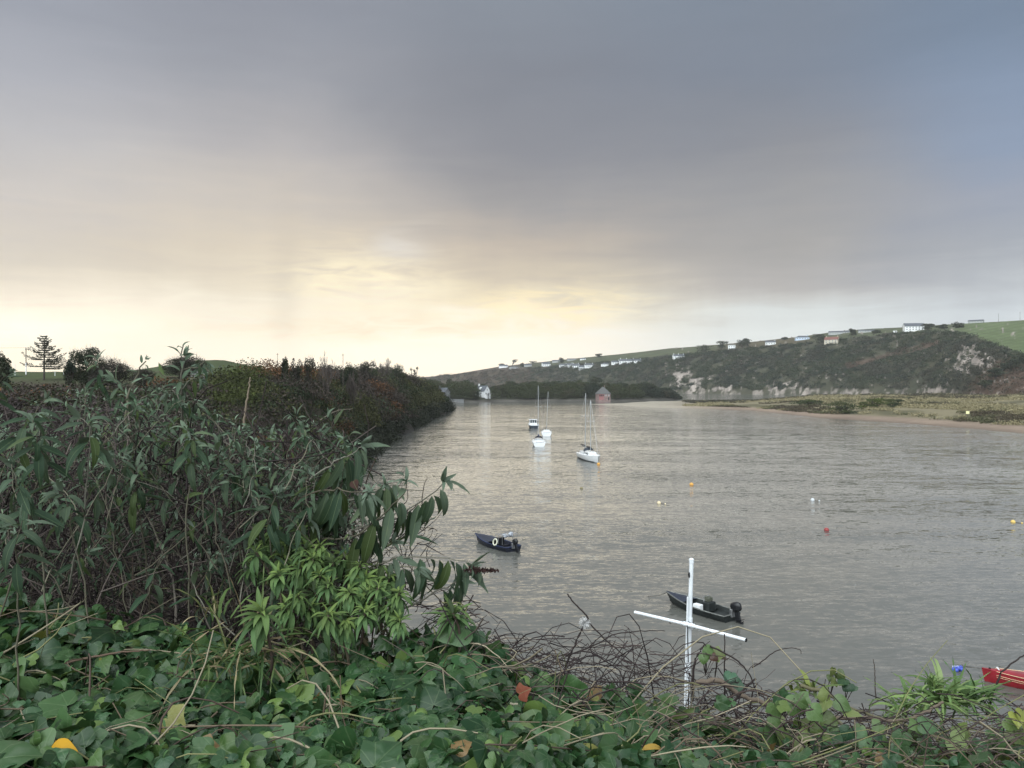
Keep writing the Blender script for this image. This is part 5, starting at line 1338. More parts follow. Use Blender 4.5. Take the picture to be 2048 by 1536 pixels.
def bramble():
    rng = np.random.default_rng(301); pa = []; ra = []; co = []
    BT = ([900, 980, 1050, 1150, 1250, 1350, 1450, 1560, 1700, 1850, 2048, 2200], [1200, 1262, 1290, 1290, 1262, 1290, 1340, 1395, 1420, 1430, 1425, 1430])
    dk = [(.040, .029, .029), (.058, .042, .040), (.028, .021, .022)]; st = [(.20, .17, .12), (.13, .11, .085), (.26, .22, .16)]; gy = [(.085, .068, .058), (.06, .048, .042)]
    for i in range(1500):
        u = rng.uniform(860, 2200); vt = float(np.interp(u, *BT)); vb = float(np.interp(u, IU, IV))+rng.uniform(-10, 120)
        q = rng.random()**2.4; v = vb+(vt-vb)*q; Y = rng.uniform(1.75, 2.7)-.25*(1-q)
        b = P_(u, v, Y); ang = rng.normal(0, .55); L = rng.uniform(.05, .26)
        d = np.array([math.cos(ang)*rng.choice([-1, 1]), rng.normal(0, .35), math.sin(ang)*.9])*L
        if v+(-d[2]/Y*F) < vt-12: d[2] *= -.5
        pa.append(path_arc(b-d*.5, b+d*.5, np.array([0, 0, rng.normal(.0, .16)*L]), rng, 7, .05)); r0 = rng.uniform(.0006, .0017); ra.append(r0*np.linspace(1.15, .6, 7))
        cs = dk if q > .5 or rng.random() < .28 else (st if rng.random() < .5 else gy); co.append(np.array(cs[rng.integers(len(cs))])*rng.uniform(.75, 1.3))
    # thicker dark hoops
    for i in range(48):
        u = rng.uniform(900, 1620); vt = float(np.interp(u, *BT)); vb = float(np.interp(u, IU, IV)); Y = rng.uniform(1.9, 2.6); w_ = rng.uniform(-150, 150)
        b0 = P_(u-w_*.5, vb+rng.uniform(-10, 30), Y); b1 = P_(u+w_*.6, vb+rng.uniform(-60, 10), Y+rng.normal(0, .15)); hgt = (vb-vt)*rng.uniform(.35, 1.05)/F*Y
        pa.append(path_arc(b0, b1, np.array([0, 0, hgt]), rng, 7, .03)); ra.append(rng.uniform(.0009, .0021)*np.linspace(1.2, .5, 7)); co.append(np.array(dk[rng.integers(3)]))
    o = to_obj('bramble_tangle', [tubes(np.array(pa), np.array(ra), np.array(co), 4)], M_twig)
    tag(o, 'leafless dark bramble tangle along the right of the bank', 'bramble', kind='stuff')
    # single stems that stand clear of the tangle
    def stem(label, pts, Y, r, c=(.035, .027, .026), name='twig', Y2=None):
        k = len(pts); Ys = np.linspace(Y, Y2 or Y, k); ps = [Vector(P_(u, v, y)) for (u, v), y in zip(pts, Ys)]
        fine = []
        for i in range(k-1):
            p0 = ps[max(i-1, 0)]; p1 = ps[i]; p2 = ps[i+1]; p3 = ps[min(i+2, k-1)]
            for t in np.linspace(0, 1, 7)[:-1]:
                fine.append(.5*((2*p1)+(p2-p0)*t+(2*p0-5*p1+4*p2-p3)*t*t+(3*p1-p0-3*p2+p3)*t**3)+Vector(rng.normal(0, r*.25, 3)))
        fine.append(ps[-1]); f = np.array([list(p) for p in fine]); rr = np.linspace(r, r*.5, len(f))
        V, fs, C, U = tubes(f[None], rr[None], np.array([c]), 7)
        o = np_mesh(name, V, fs, M_twig, None, C, U, True, loc=f[0]); tag(o, label, 'twig' if name != 'branch' else 'branch'); return o
    stem('long dark forked bramble stem with the white seed head', [(1118, 1392), (1132, 1330), (1150, 1290), (1168, 1248), (1176, 1236), (1150, 1208), (1134, 1188)], 2.1, .0034)
    stem('thin dark stem running down right from the seed head', [(1172, 1240), (1215, 1283), (1262, 1322), (1320, 1372)], 2.12, .0022)
    stem('dark stem slanting up right across the bramble hoops', [(1132, 1312), (1190, 1290), (1232, 1268), (1290, 1262), (1330, 1262)], 2.2, .0022)
    stem('bare dark twig crossing in front of the red boat', [(1974, 1432), (1984, 1390), (1992, 1372), (2003, 1345), (2030, 1322), (2056, 1304)], 2.2, .0036)
    stem('second dark twig leaning left of the red boat twig', [(1976, 1430), (1968, 1400), (1960, 1385)], 2.2, .0022)
    stem('thin upright dark rod touching the crossbar of the cross post', [(1449, 1468), (1450, 1400), (1449, 1330), (1449, 1268)], 2.05, .0026)
    stem('dark arching twig between the cross post and the rope stem', [(1385, 1400), (1388, 1330), (1400, 1302), (1408, 1290)], 2.0, .0036)
    stem('thin hooked stem arching right of the cross post', [(1504, 1336), (1530, 1318), (1552, 1302), (1580, 1296), (1600, 1300), (1602, 1308)], 2.1, .0017)
    stem('dark diagonal stem right of the cross post', [(1420, 1292), (1470, 1318), (1500, 1350), (1516, 1384), (1560, 1398)], 2.0, .0024)
    stem('thick dark slanting twig below the ivy sprig', [(1442, 1432), (1470, 1400), (1503, 1364), (1512, 1358)], 1.9, .0036)
    stem('slender upright dry stem with a bud left of the pale tufts', [(1752, 1400), (1750, 1360), (1749, 1335), (1746, 1318)], 2.2, .0018, (.075, .06, .052))
    stem('thick pale woody branch lying along the top of the tangle', [(1392, 1366), (1440, 1362), (1470, 1384), (1516, 1402), (1595, 1420), (1660, 1436), (1733, 1434), (1800, 1442), (1850, 1424), (1886, 1404)], 1.95, .0070, (.14, .11, .085), 'branch')
    stem('thin pale branch under the thick woody branch', [(1560, 1412), (1640, 1424), (1700, 1460), (1745, 1482), (1810, 1500), (1880, 1506)], 1.85, .0034, (.20, .17, .13), 'branch')
    stem('greenish forked branch rising to the right tuft', [(1600, 1372), (1650, 1384), (1690, 1412), (1760, 1436), (1820, 1452), (1880, 1470)], 2.0, .0052, (.13, .12, .07), 'branch')
    stem('straw stem crossing the ivy below the red leaf', [(1020, 1408), (1080, 1416), (1125, 1438), (1172, 1468), (1234, 1508)], 1.55, .0026, (.30, .27, .20))
    stem('pale straw stem lying level through the middle of the ivy', [(888, 1430), (960, 1428), (1020, 1428), (1090, 1432)], 1.5, .0024, (.28, .25, .19))
    stem('brown runner crossing the left ivy', [(100, 1338), (150, 1322), (210, 1310), (262, 1302), (300, 1300)], 1.62, .0030, (.11, .075, .055))
    stem('pale dry stalk standing above the left shrub', [(488, 852), (491, 820), (495, 795), (499, 768), (500, 755)], 2.6, .0042, (.20, .16, .12))
    stem('thin bowed dry stem above the middle of the shrub', [(640, 840), (660, 828), (680, 820), (705, 818)], 2.3, .0016, (.16, .14, .11))
    # seed head
    n = 420; d = rand_dirs(rng, n); c0 = P_(1168, 1246, 2.1); p0 = np.repeat(c0[None], n, 0); p1 = p0+d*rng.uniform(.006, .019, (n, 1))
    V, f, C, U = tubes(np.stack([p0, p1], 1), np.full((n, 2), .00035), np.full((n, 3), .62), 3); o = np_mesh('seed_head', V, f, M_twig, None, C, None, loc=c0); tag(o, 'fluffy white seed head caught on the dark bramble fork', 'seed head')
bramble()

# ------------------------------------------------------------------ the big grey-green shrub at left
def shrub_stem(rng, base, tip, arch, nodes, l0, l1, acc, droop=.5, bare=.35, tone=1.0, terminal=True, r=.0028, hang=0.0):
    k = 14; ts = np.linspace(0, 1, k)[:, None]
    ctrl = (base+tip)/2+arch; path = (1-ts)**2*base+2*ts*(1-ts)*ctrl+ts**2*tip
    path = path+np.cumsum(rng.normal(0, .004, (k, 3)), 0)
    acc['p'].append(path); acc['r'].append(np.linspace(r, r*.35, k)); acc['sc'].append(np.array([(.14, .13, .095), (.085, .075, .055), (.18, .17, .14)][rng.integers(3)])*rng.uniform(.8, 1.2))
    tan = norm(np.gradient(path, axis=0)); spin = rng.uniform(0, 6.28)
    for j in range(nodes):
        t = bare+(1-bare)*(j+.5)/nodes; i = min(int(t*(k-1)), k-2); f_ = t*(k-1)-i
        p = path[i]*(1-f_)+path[i+1]*f_; T = tan[i]
        ref = np.array([0, 0, 1.]) if abs(T[2]) < .9 else np.array([1., 0, 0]); a_ = norm(np.cross(T, ref)); b_ = np.cross(T, a_)
        ang = spin+(j % 2)*math.pi/2+rng.normal(0, .25); ln = (l0+(l1-l0)*((1-t)/(1-bare))**.6)*rng.uniform(.75, 1.2)
        near_tip = max(0, 1-(1-t)/(1-bare)*2.2)
        for s in (0, math.pi):
            if rng.random() < .10: continue
            o_ = a_*math.cos(ang+s)+b_*math.sin(ang+s)
            fw = o_*(.8-.45*near_tip)+T*(.35+.7*near_tip)+np.array([0, 0, -droop*(1-near_tip)*rng.uniform(.4, 1.3)-hang*rng.uniform(.6, 1.2)])
            nr = T*.7+np.array([0, -.25, .55])+rng.normal(0, .22, 3)
            acc['o'].append(p+norm(fw)*.006); acc['f'].append(fw); acc['n'].append(nr); acc['s'].append(ln)
            c = np.array([(.026, .052, .030), (.042, .074, .044), (.068, .100, .064), (.055, .082, .028)][rng.choice(4, p=[.35, .3, .2, .15])])
            c = c*(1-near_tip*.8)+np.array([.14, .185, .135])*near_tip*.8
            acc['c'].append(c*rng.uniform(.8, 1.25)*tone)
    if terminal:
        for q in range(7):
            d = norm(rand_dirs(rng, 1)[0]*.6+tan[-1]*.9); acc['o'].append(tip); acc['f'].append(d); acc['n'].append(norm(rand_dirs(rng, 1)[0]+np.array([0, 0, 1.]))); acc['s'].append(l0*rng.uniform(.5, .95)); acc['c'].append(np.array([.15, .20, .15])*rng.uniform(.8, 1.2)*tone)
def shrub_obj(name, label, cat, acc, org):
    e = empty(name, org, label, cat); o3 = np.array(org)
    V, f, C, U = tubes(np.array(acc['p'])-o3, np.array(acc['r']), np.array(acc['sc']), 6); np_mesh('stem', V, f, M_twig, e, C, U, True)
    if acc['o']:
        V, f, C, U = merge(place(LAN, np.array(acc['o'])-o3, np.array(acc['f']), np.array(acc['n']), np.array(acc['s']), np.array(acc['c']))); np_mesh('leaves', V, f, M_lance, e, C, U, True)
    return e
def new_acc(): return {k: [] for k in ('p', 'r', 'sc', 'o', 'f', 'n', 's', 'c')}
def big_shrub():
    rng = np.random.default_rng(401)
    TU = [-200, 0, 60, 110, 180, 230, 300, 350, 400, 450, 520, 600, 660, 740]; TV = [860, 860, 820, 790, 790, 800, 790, 770, 800, 850, 860, 850, 860, 910]
    acc = new_acc()
    for i in range(370):
        u = rng.uniform(-150, 710); vt = float(np.interp(u, TU, TV)); v = vt+(1150-vt)*rng.random()**1.15; Y = rng.uniform(1.9, 3.2)
        tip = P_(u, v, Y); ln = rng.uniform(.16, .42); az_ = rng.uniform(0, 6.28); tl = rng.uniform(.25, 1.1)
        base = tip-np.array([math.cos(az_)*math.sin(tl), math.sin(az_)*math.sin(tl)*.7, math.cos(tl)])*ln
        shrub_stem(rng, base, tip, np.array([rng.normal(0, .04), rng.normal(.0, .03), rng.uniform(.02, .08)]), int(rng.uniform(4, 8)), rng.uniform(.016, .032), rng.uniform(.032, .076), acc, rng.uniform(.4, 1.1), .25, rng.uniform(.60, 1.20), True, .0016)
    for i in range(150):    # young pale shoots
        u = rng.uniform(-100, 720); vt = float(np.interp(u, TU, TV))-12; v = vt+(1060-vt)*rng.random()**1.3; Y = rng.uniform(1.9, 3.0)
        tip = P_(u, v, Y); az_ = rng.uniform(0, 6.28); tl = rng.uniform(.1, .8); ln = rng.uniform(.08, .2)
        base = tip-np.array([math.cos(az_)*math.sin(tl), math.sin(az_)*math.sin(tl)*.7, math.cos(tl)])*ln
        shrub_stem(rng, base, tip, np.array([rng.normal(0, .02), 0, .02]), 6, .014, rng.uniform(.025, .045), acc, .7, .2, rng.uniform(1.0, 1.5), True, .0013)
    for (u, v, Y, bx, ax) in ((20, 745, 2.3, -.3, -.05), (95, 800, 1.7, -.5, .03), (175, 732, 2.5, -.1, 0), (215, 760, 2.4, 0, .05), (500, 860, 2.4, 0, .1), (585, 835, 2.5, 0, .06), (380, 880, 1.8, -.1, 0), (60, 850, 1.6, -.3, .1), (150, 820, 1.65, -.2, .1),
                              (640, 850, 2.2, -.1, .1), (450, 905, 2.0, 0, .05), (690, 880, 2.0, -.2, .1), (610, 930, 1.9, -.2, .1), (560, 985, 1.9, -.1, 0), (30, 930, 1.55, 0, 0), (10, 1060, 1.4, -.1, 0), (260, 920, 1.9, 0, 0), (130, 960, 1.7, 0, 0)):
        tip = P_(u, v, Y); base = np.array([tip[0]+bx*.5, Y+.12, tip[2]-.45]); shrub_stem(rng, base, tip, np.array([ax, -.03, .16]), 9, .030, .084, acc, .85, .62, .85, True, .0022)
    shrub_obj('leafy_shrub', 'large grey green shrub with lance shaped leaves at the left', 'shrub', acc, P(300, 1180, 2.4))
    # two shoots that rise clear above it into the sky
    acc = new_acc()
    tip = P_(369, 712, 2.0); base = P_(352, 960, 2.15); shrub_stem(rng, base, tip, np.array([.0, 0, .05]), 14, .034, .072, acc, .55, .12, .95, True, .0042)
    for k in range(9):   # side tufts on the tall shoot
        t = .25+k*.08; q = base*(1-t)+tip*t; s_ = (-1)**k; shrub_stem(rng, q, q+np.array([s_*rng.uniform(.03, .075), rng.normal(0, .03), rng.uniform(.0, .05)]), np.array([0, 0, .02]), 4, .028, .055, acc, .5, .3, 1.0, True, .0018)
    shrub_obj('tall_shoot', 'tallest leafy shoot standing up against the sky above the shrub', 'shoot', acc, P(352, 960, 2.15))
    acc = new_acc(); tip = P_(291, 719, 2.05); base = P_(268, 900, 2.1); shrub_stem(rng, base, tip, np.array([-.035, 0, .03]), 2, .022, .036, acc, .6, .80, 1.05, True, .0046)
    shrub_obj('bare_shoot', 'slim bare shoot with one small leaf tuft, left of the tallest shoot', 'shoot', acc, P(268, 900, 2.1))
    # spray arching right over the water
    acc = new_acc(); rng = np.random.default_rng(402)
    def sp(pts, Y, nodes, l0, l1, droop=.9, bare=.3, r=.0030):
        droop = droop*1.6; l0 *= 1.25; l1 *= 1.3
        b = P_(*pts[0], Y[0]); t = P_(*pts[2], Y[1]); m_ = P_(*pts[1], (Y[0]+Y[1])/2); shrub_stem(rng, b, t, m_-(b+t)/2, nodes, l0, l1, acc, droop, bare, .82, True, r, .50)
    sp([(640, 1070), (760, 1075), (812, 962)], (2.0, 1.75), 7, .045, .095, 1.1, .3)
    sp([(700, 1060), (800, 1040), (885, 962)], (1.95, 1.75), 7, .04, .085, 1.3, .45)
    sp([(690, 1010), (735, 960), (770, 968)], (1.95, 1.85), 5, .035, .07, 1.0, .3)
    sp([(620, 960), (670, 905), (722, 893)], (2.0, 1.9), 6, .045, .10, .8, .3)
    sp([(600, 1000), (690, 950), (735, 985)], (1.95, 1.8), 6, .045, .105, .9, .3)
    sp([(660, 1160), (760, 1110), (785, 1085)], (1.95, 1.85), 6, .04, .075, .8, .4)
    sp([(690, 1130), (830, 1090), (942, 1132)], (1.95, 1.75), 7, .042, .085, .7, .55)
    sp([(720, 1180), (800, 1120), (838, 1135)], (1.9, 1.8), 6, .04, .08, .8, .4)
    sp([(735, 1150), (745, 1040), (742, 985)], (1.9, 1.85), 6, .035, .075, .9, .3)
    sp([(560, 1040), (640, 990), (668, 1005)], (2.0, 1.95), 6, .04, .085, .9, .3)
    sp([(760, 1240), (880, 1180), (925, 1160)], (1.85, 1.78), 5, .04, .075, .7, .5)
    e = shrub_obj('leafy_spray', 'arching spray of hanging grey green leaves reaching over the water', 'shrub', acc, P(640, 1070, 2.0))
    # fine bare twigs inside the spray
    pa = []
    for i in range(230):
        b = P_(rng.uniform(600, 860), rng.uniform(1010, 1230), rng.uniform(1.95, 2.3)); d = np.array([rng.uniform(-.2, 1), rng.normal(0, .3), rng.uniform(-.3, 1)])*rng.uniform(.03, .12); pa.append(path_arc(b, b+d, rng.normal(0, .01, 3), rng, 6, .03))
    V, f, C, U = tubes(np.array(pa)-np.array(P(640, 1070, 2.0)), np.full((len(pa), 6), .0011)*np.linspace(1.3, .6, 6), pal(rng, [(.05, .04, .035), (.035, .03, .028)], len(pa)), 4); tag(np_mesh('fine_stems', V, f, M_twig, e, C, U), kind='stuff')
    # dead flower spike
    b = P_(926, 1140, 1.75); t = P_(998, 1141, 1.72); pa = [path_arc(b, t, np.array([0, 0, .004]), rng, 8, .01)]; ra = [np.linspace(.0012, .0006, 8)]; co = [(.03, .02, .018)]
    for i in range(190):
        q = rng.random()**.8; p = b+(t-b)*q; d = norm(rand_dirs(rng, 1)[0])*np.array([.5, .8, 1])*rng.uniform(.004, .011)*(1.15-q*.5); pa.append(path_arc(p, p+d, np.zeros(3), rng, 8, .01)); ra.append(np.full(8, .0011)); co.append((.035, .018, .016))
    V, f, C, U = tubes(np.array(pa)-np.array(P(640, 1070, 2.0)), np.array(ra), np.array(co), 4); np_mesh('dead_flower', V, f, M_twig, e, C, U)
big_shrub()

# ------------------------------------------------------------------ bright green rosette plants
def rosette(rng, c, R_, n, tilt, tone=1.0):
    k = np.arange(n); a = k*2.39996+rng.uniform(0, 6); q = (k+.5)/n
    elev = np.radians(80-118*q**.8)+rng.normal(0, .12, n)
    fw = np.stack([np.cos(a)*np.cos(elev), np.sin(a)*np.cos(elev), np.sin(elev)], -1)+np.asarray(tilt)*.5
    nr = np.stack([-np.cos(a)*np.sin(elev), -np.sin(a)*np.sin(elev), np.cos(elev)], -1)+rng.normal(0, .15, (n, 3))
    sc = R_*(.35+.75*q**.55)*rng.uniform(.8, 1.15, n)
    col_ = np.array([.15, .205, .050])*(1-q[:, None]**.6)+np.array([.078, .150, .062])*q[:, None]**.6
    return place(ROS, c+fw*.004-np.outer(q, [0, 0, R_*.22]), fw, nr, sc, col_*rng.uniform(.8, 1.25, (n, 1))*tone)
def rosettes():
    rng = np.random.default_rng(501)
    def plant(label, pts, org, Rr, stem_to):
        o3 = np.array(org); e = empty('rosette_plant', org, label, 'plant'); pa = []; dead = []
        for (u, v, Y, s) in pts:
            c = P_(u, v, Y); pr = rosette(rng, c-o3, Rr*s, int(26+8*rng.random()), rng.normal(0, .6, 3)+np.array([0, -.2, 0]), rng.uniform(.85, 1.15))
            V, f, C, U = merge(pr); np_mesh('leaf_rosette', V, f, M_green, e, C, U, True)
            b = np.array([c[0]+(stem_to[0]-c[0])*.35+rng.normal(0, .02), Y+.06, c[2]-rng.uniform(.12, .22)]); pa.append(path_arc(c-o3, b-o3, rng.normal(0, .012, 3), rng, 7, .02))
            for j in range(9):
                p = c+(b-c)*rng.uniform(.15, .6); a = rng.uniform(0, 6.28); dead.append((p-o3, (math.cos(a)*.5, math.sin(a)*.5, -.8), rng.uniform(.02, .045)))
        V, f, C, U = tubes(np.array(pa), np.full((len(pa), 7), .0030)*np.linspace(.9, 1.2, 7), pal(rng, [(.075, .055, .045), (.10, .085, .06)], len(pa)), 6); np_mesh('stem', V, f, M_twig, e, C, U, True)
        V, f, C, U = merge(place(ROS, np.array([d[0] for d in dead]), np.array([d[1] for d in dead]), rng.normal(0, 1, (len(dead), 3))+np.array([0, -1, .3]), np.array([d[2] for d in dead]), pal(rng, [(.09, .07, .045), (.055, .05, .03), (.06, .09, .035)], len(dead))))
        np_mesh('old_leaves', V, f, M_green, e, C, U, True)
    main = [(535, 1080), (595, 1066), (562, 1112), (512, 1104), (611, 1098), (600, 1134), (640, 1150), (666, 1124), (690, 1112), (710, 1152), (752, 1134), (738, 1190), (682, 1206), (597, 1190), (778, 1158), (782, 1214), (758, 1174), (640, 1092), (560, 1150), (630, 1185), (700, 1186), (655, 1230), (730, 1226), (545, 1060), (575, 1090), (625, 1118), (655, 1170), (720, 1130), (730, 1158), (620, 1215), (690, 1240), (760, 1205), (800, 1185), (800, 1240), (580, 1215), (500, 1130)]
    plant('mound of bright green leaf rosettes in the middle of the bank', [(u, v, 1.72+(1230-v)*.0016+rng.uniform(-.05, .05), rng.uniform(.7, 1.1)) for u, v in main], P(650, 1280, 1.75), .056, P(650, 1350, 1.8))
    plant('single bright rosette plant standing right of the green mound', [(906, 1226, 1.68, 1.1)], P(906, 1320, 1.7), .062, P(906, 1360, 1.7))
    plant('large rosette plant with drooping older leaves, left below the mound', [(526, 1226, 1.55, 1.1)], P(530, 1320, 1.6), .066, P(530, 1360, 1.6))
rosettes()

# ------------------------------------------------------------------ grass tufts
def blades(label, name, base, n, L, wdt, cols, rng, spread, up, cat='grass tuft', lean=(0, 0, 0)):
    e_o = np.array(base); a = rng.uniform(0, 6.28, n); el_ = rng.normal(up, .35, n)
    fw = np.stack([np.cos(a)*np.cos(el_), np.sin(a)*np.cos(el_)*.7, np.sin(el_)], -1)+np.array(lean)
    nr = np.stack([-np.cos(a)*np.sin(el_), -np.sin(a)*np.sin(el_), np.abs(np.cos(el_))+.1], -1)+rng.normal(0, .2, (n, 3))
    sc = np.stack([rng.uniform(.7, 1.3, n)*wdt/.02, np.ones(n), np.ones(n)], -1)*(rng.uniform(.55, 1.15, n)*L)[:, None]; sc[:, 0] = rng.uniform(.7, 1.3, n)*wdt/.02*.5
    V, f, C, U = merge(place(BLD, rng.normal(0, spread, (n, 3))*np.array([1, .6, .25]), fw, nr, sc, pal(rng, cols, n)))
    o = np_mesh(name, V, f, M_grass, None, C, U, True); o.location = base; tag(o, label, cat); return o
rng = np.random.default_rng(601)
GRN = [(.075, .125, .035), (.055, .10, .035), (.10, .14, .05)]; STR = [(.30, .25, .15), (.22, .17, .10), (.12, .13, .05)]
blades('green and straw grass tuft arching over the left ivy', 'grass_tuft', P(450, 1325, 1.6), 44, .17, .005, GRN+GRN+STR, rng, .04, .75, lean=(.35, -.3, .0))
blades('long trailing grass blades right of the large rosette plant', 'grass_tuft', P(500, 1300, 1.62), 30, .20, .005, GRN+GRN+STR[:1], rng, .04, .3, lean=(.7, -.3, -.1))
blades('yellowing grass blades standing behind the left tuft', 'grass_tuft', P(428, 1235, 1.75), 14, .12, .007, STR+GRN[:1], rng, .02, 1.25)
PLG = [(.17, .25, .085), (.12, .20, .07), (.22, .29, .12), (.10, .17, .055)]
blades('largest pale strappy leaf tuft at the right of the bank', 'leaf_tuft', P(1884, 1404, 2.15), 85, .135, .010, PLG, rng, .028, .75, 'leaf tuft', (0, -.3, 0))
blades('darker strappy tuft drooping right of the largest pale tuft', 'leaf_tuft', P(1938, 1398, 2.2), 60, .13, .009, PLG[1:2]+PLG[3:]+[(.07, .13, .05)], rng, .024, .7, 'leaf tuft', (.1, -.3, 0))
blades('thin pale strappy leaves spreading left of the largest tuft', 'leaf_tuft', P(1812, 1412, 2.15), 44, .12, .008, PLG, rng, .035, .35, 'leaf tuft', (-.2, -.2, 0))
blades('small upright pale leaves at the top of the largest tuft', 'leaf_tuft', P(1862, 1375, 2.15), 16, .075, .008, PLG, rng, .01, 1.2, 'leaf tuft')
blades('arching yellow green leaves beside the woody branch', 'leaf_tuft', P(1618, 1386, 2.05), 26, .075, .010, [(.16, .19, .05), (.12, .17, .06)], rng, .02, .9, 'leaf tuft')
# loose sprigs on the tangle
def sprig(label, pts, Y, sz, cols, rng, name='ivy_sprig', cat='ivy sprig', tm=None, stemc=(.05, .04, .035)):
    o3 = np.array(P(*pts[0], Y)); o = []; 
    for (u, v) in pts: o.append(P_(u, v, Y+rng.uniform(-.03, .03))-o3)
    o = np.array(o); n = len(o); a = rng.uniform(0, 6.28, n)
    e = empty(name, o3, label, cat)
    fw = np.stack([np.cos(a), -.4+.3*np.sin(a), -.5+rng.normal(0, .3, n)], -1); nr = np.array([0, -.9, .55])+rng.normal(0, .35, (n, 3))
    V, f, C, U = merge(place(tm or IVY, o, fw, nr, sz*rng.uniform(.75, 1.25, n), pal(rng, cols, n))); np_mesh('leaves', V, f, M_ivy, e, C, U, True)
    bs = o.mean(0)+np.array([0, .03, -.07]); ps = [path_arc(o[i], bs, rng.normal(0, .004, 3), rng, 5, .02) for i in range(n)]
    V, f, C, U = tubes(np.array(ps), np.full((n, 5), .0012), np.tile(stemc, (n, 1)), 4); np_mesh('stem', V, f, M_twig, e, C, U)
LG = [(.09, .13, .035), (.07, .12, .04), (.12, .15, .05)]; DGR = [(.03, .07, .03), (.022, .055, .028)]
sprig('pale green ivy sprig hanging right of the cross post', [(1412, 1292), (1420, 1302), (1408, 1312), (1428, 1308)], 2.0, .028, LG, rng)
sprig('curled brown dead leaf beside the pale green ivy sprig', [(1432, 1311), (1440, 1308)], 2.0, .022, [(.06, .03, .022)], rng, 'dead_leaf', 'leaf')
sprig('bluish green ivy leaves below the pale sprig', [(1470, 1350), (1478, 1362), (1462, 1345)], 2.0, .034, [(.045, .10, .06)], rng)
sprig('dark green leaves at the left of the strappy leaves', [(1572, 1380), (1582, 1388), (1596, 1400), (1560, 1392)], 2.0, .032, DGR, rng)
sprig('small upright leafy sprig above the woody branch', [(1668, 1336), (1674, 1346), (1664, 1352), (1672, 1362)], 2.05, .022, [(.06, .085, .03), (.09, .11, .035)], rng)
sprig('dark leaf pair right of the small upright sprig', [(1700, 1366), (1710, 1372), (1690, 1360)], 2.05, .024, DGR, rng)
sprig('yellow green leaves below the woody branch', [(1602, 1442), (1610, 1450), (1560, 1480), (1580, 1492), (1556, 1436), (1640, 1440), (1650, 1450), (1575, 1470)], 1.85, .032, LG, rng)
sprig('dark ivy leaves low under the woody branch', [(1640, 1470), (1660, 1462), (1746, 1480), (1700, 1456), (1460, 1520), (1440, 1500)], 1.75, .04, DGR, rng)
sprig('round green leaves at the foot of the strappy tufts', [(1800, 1482), (1822, 1484), (1866, 1510), (1930, 1508), (1880, 1525), (1812, 1478)], 1.8, .034, [(.06, .12, .05), (.09, .14, .06)], rng)
sprig('yellow green leaves at the lower right corner', [(2010, 1440), (2025, 1470), (2040, 1480), (2018, 1492), (2044, 1506), (2036, 1450), (2046, 1420), (2030, 1425)], 1.75, .042, [(.17, .19, .04), (.10, .15, .045)], rng)
sprig('green ivy leaves along the edge of the bramble', [(958, 1305), (985, 1320), (1012, 1312), (1008, 1345), (930, 1255), (955, 1262), (1085, 1385), (1120, 1382)], 1.7, .055, [(.03, .075, .035), (.045, .09, .035)], rng)
sprig('long olive leaf pair in the middle of the bramble edge', [(1310, 1400), (1390, 1418)], 1.75, .07, [(.10, .13, .04), (.07, .10, .03)], rng, 'leaf_pair', 'leaf', [LAN[1]])
for k, (lab, u0, u1, v0, v1, n, cs) in enumerate((('mass of yellow green leaves under the arching leaf tuft', 1540, 1700, 1390, 1500, 26, LG), ('mid green leaves in the twigs between two branches', 1700, 1850, 1440, 1525, 20, [(.05, .10, .04), (.08, .13, .045)]),
        ('green leaves scattered in the twigs below the cross post', 1250, 1480, 1400, 1520, 24, [(.04, .09, .035), (.07, .12, .04)]), ('mixed green leaves at the twiggy lower right', 1860, 2040, 1450, 1530, 22, [(.06, .11, .04), (.11, .15, .045)]),
        ('fresh green leaves along the left start of the bramble', 1040, 1260, 1370, 1460, 30, [(.04, .09, .035), (.06, .11, .04)]))):
    sprig(lab, [(rng.uniform(u0, u1), rng.uniform(v0, v1)) for _ in range(n)], 1.74, .034, cs, rng, 'trailing_plant', 'plant')
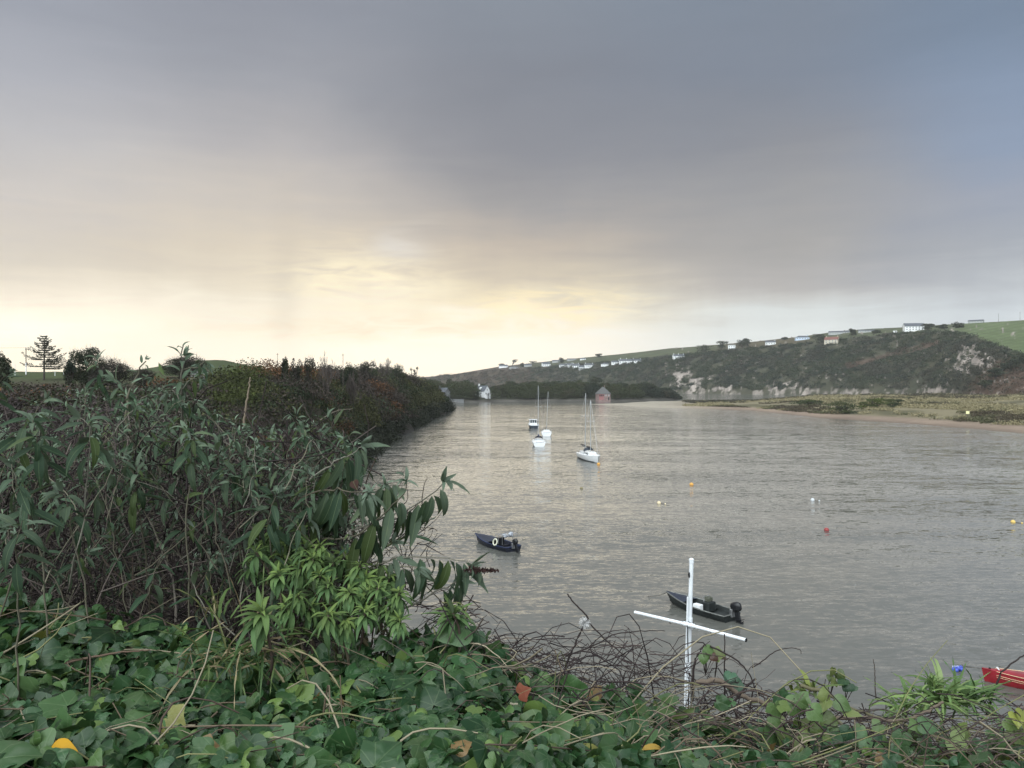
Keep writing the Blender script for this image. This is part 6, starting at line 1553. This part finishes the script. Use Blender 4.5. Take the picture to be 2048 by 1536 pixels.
def one_leaf(label, u, v, Y, sz, c, tm, fw, nr):
    o3 = P(u, v, Y); V, f, C, U = merge(place([tm], np.zeros((1, 3)), np.array([fw]), np.array([nr]), np.array([sz]), np.array([c]))); o = np_mesh('fallen_leaf', V, f, M_green, None, C, U, True); o.location = o3; tag(o, label, 'leaf')
one_leaf('bright yellow dying leaf at the lower left corner', 100, 1500, 1.17, .040, (.55, .30, .02), IVY[3], (1, -.1, .05), (.1, -.6, .8))
one_leaf('yellow stalk leaf hanging from the bright yellow leaf', 142, 1500, 1.17, .032, (.42, .24, .03), LAN[0], (-.35, -.3, -1), (0, -1, .2))
one_leaf('red and orange leaf where the ivy meets the bramble', 1038, 1388, 1.55, .027, (.19, .05, .03), IVY[2], (1, -.1, .5), (0, -.9, .5))
one_leaf('curled yellow brown leaf among the ivy at the bottom', 1284, 1500, 1.38, .052, (.38, .24, .05), LAN[2], (1, -.1, .6), (-.2, -.5, .8))
one_leaf('dark maroon dead leaf hanging in the shrub spray', 706, 962, 1.85, .024, (.040, .013, .012), IVY[3], (.5, -.6, -.8), (0, -1, .1))
one_leaf('brown withered leaf near the middle of the ivy', 680, 1392, 1.5, .030, (.22, .13, .08), LAN[1], (.3, -.2, -1), (0, -1, .2))

# ------------------------------------------------------------------ the air: slight mist over the whole estuary
def haze():
    x, y0, y1, z0, z1 = 1560, -160, 2920, -6, 150
    vs = [(a, b, c) for c in (z0, z1) for a, b in ((-x, y0), (x, y0), (x, y1), (-x, y1))]
    me = bpy.data.meshes.new('haze'); me.from_pydata(vs, [], [(3, 2, 1, 0), (4, 5, 6, 7), (0, 1, 5, 4), (1, 2, 6, 5), (2, 3, 7, 6), (3, 0, 4, 7)])
    m_ = bpy.data.materials.new('mist'); m_.use_nodes = True; t = NT(m_.node_tree); t.n.clear()
    v = t.add('ShaderNodeVolumePrincipled', {'Color': (.92, .94, .97, 1), 'Density': .00011, 'Anisotropy': .25})
    t.l.new(v.outputs[0], t.add('ShaderNodeOutputMaterial').inputs['Volume'])
    me.materials.append(m_); o = link(bpy.data.objects.new('haze', me)); tag(o, 'thin pale mist between the viewer and the far hillside', 'haze', kind='stuff')
haze()
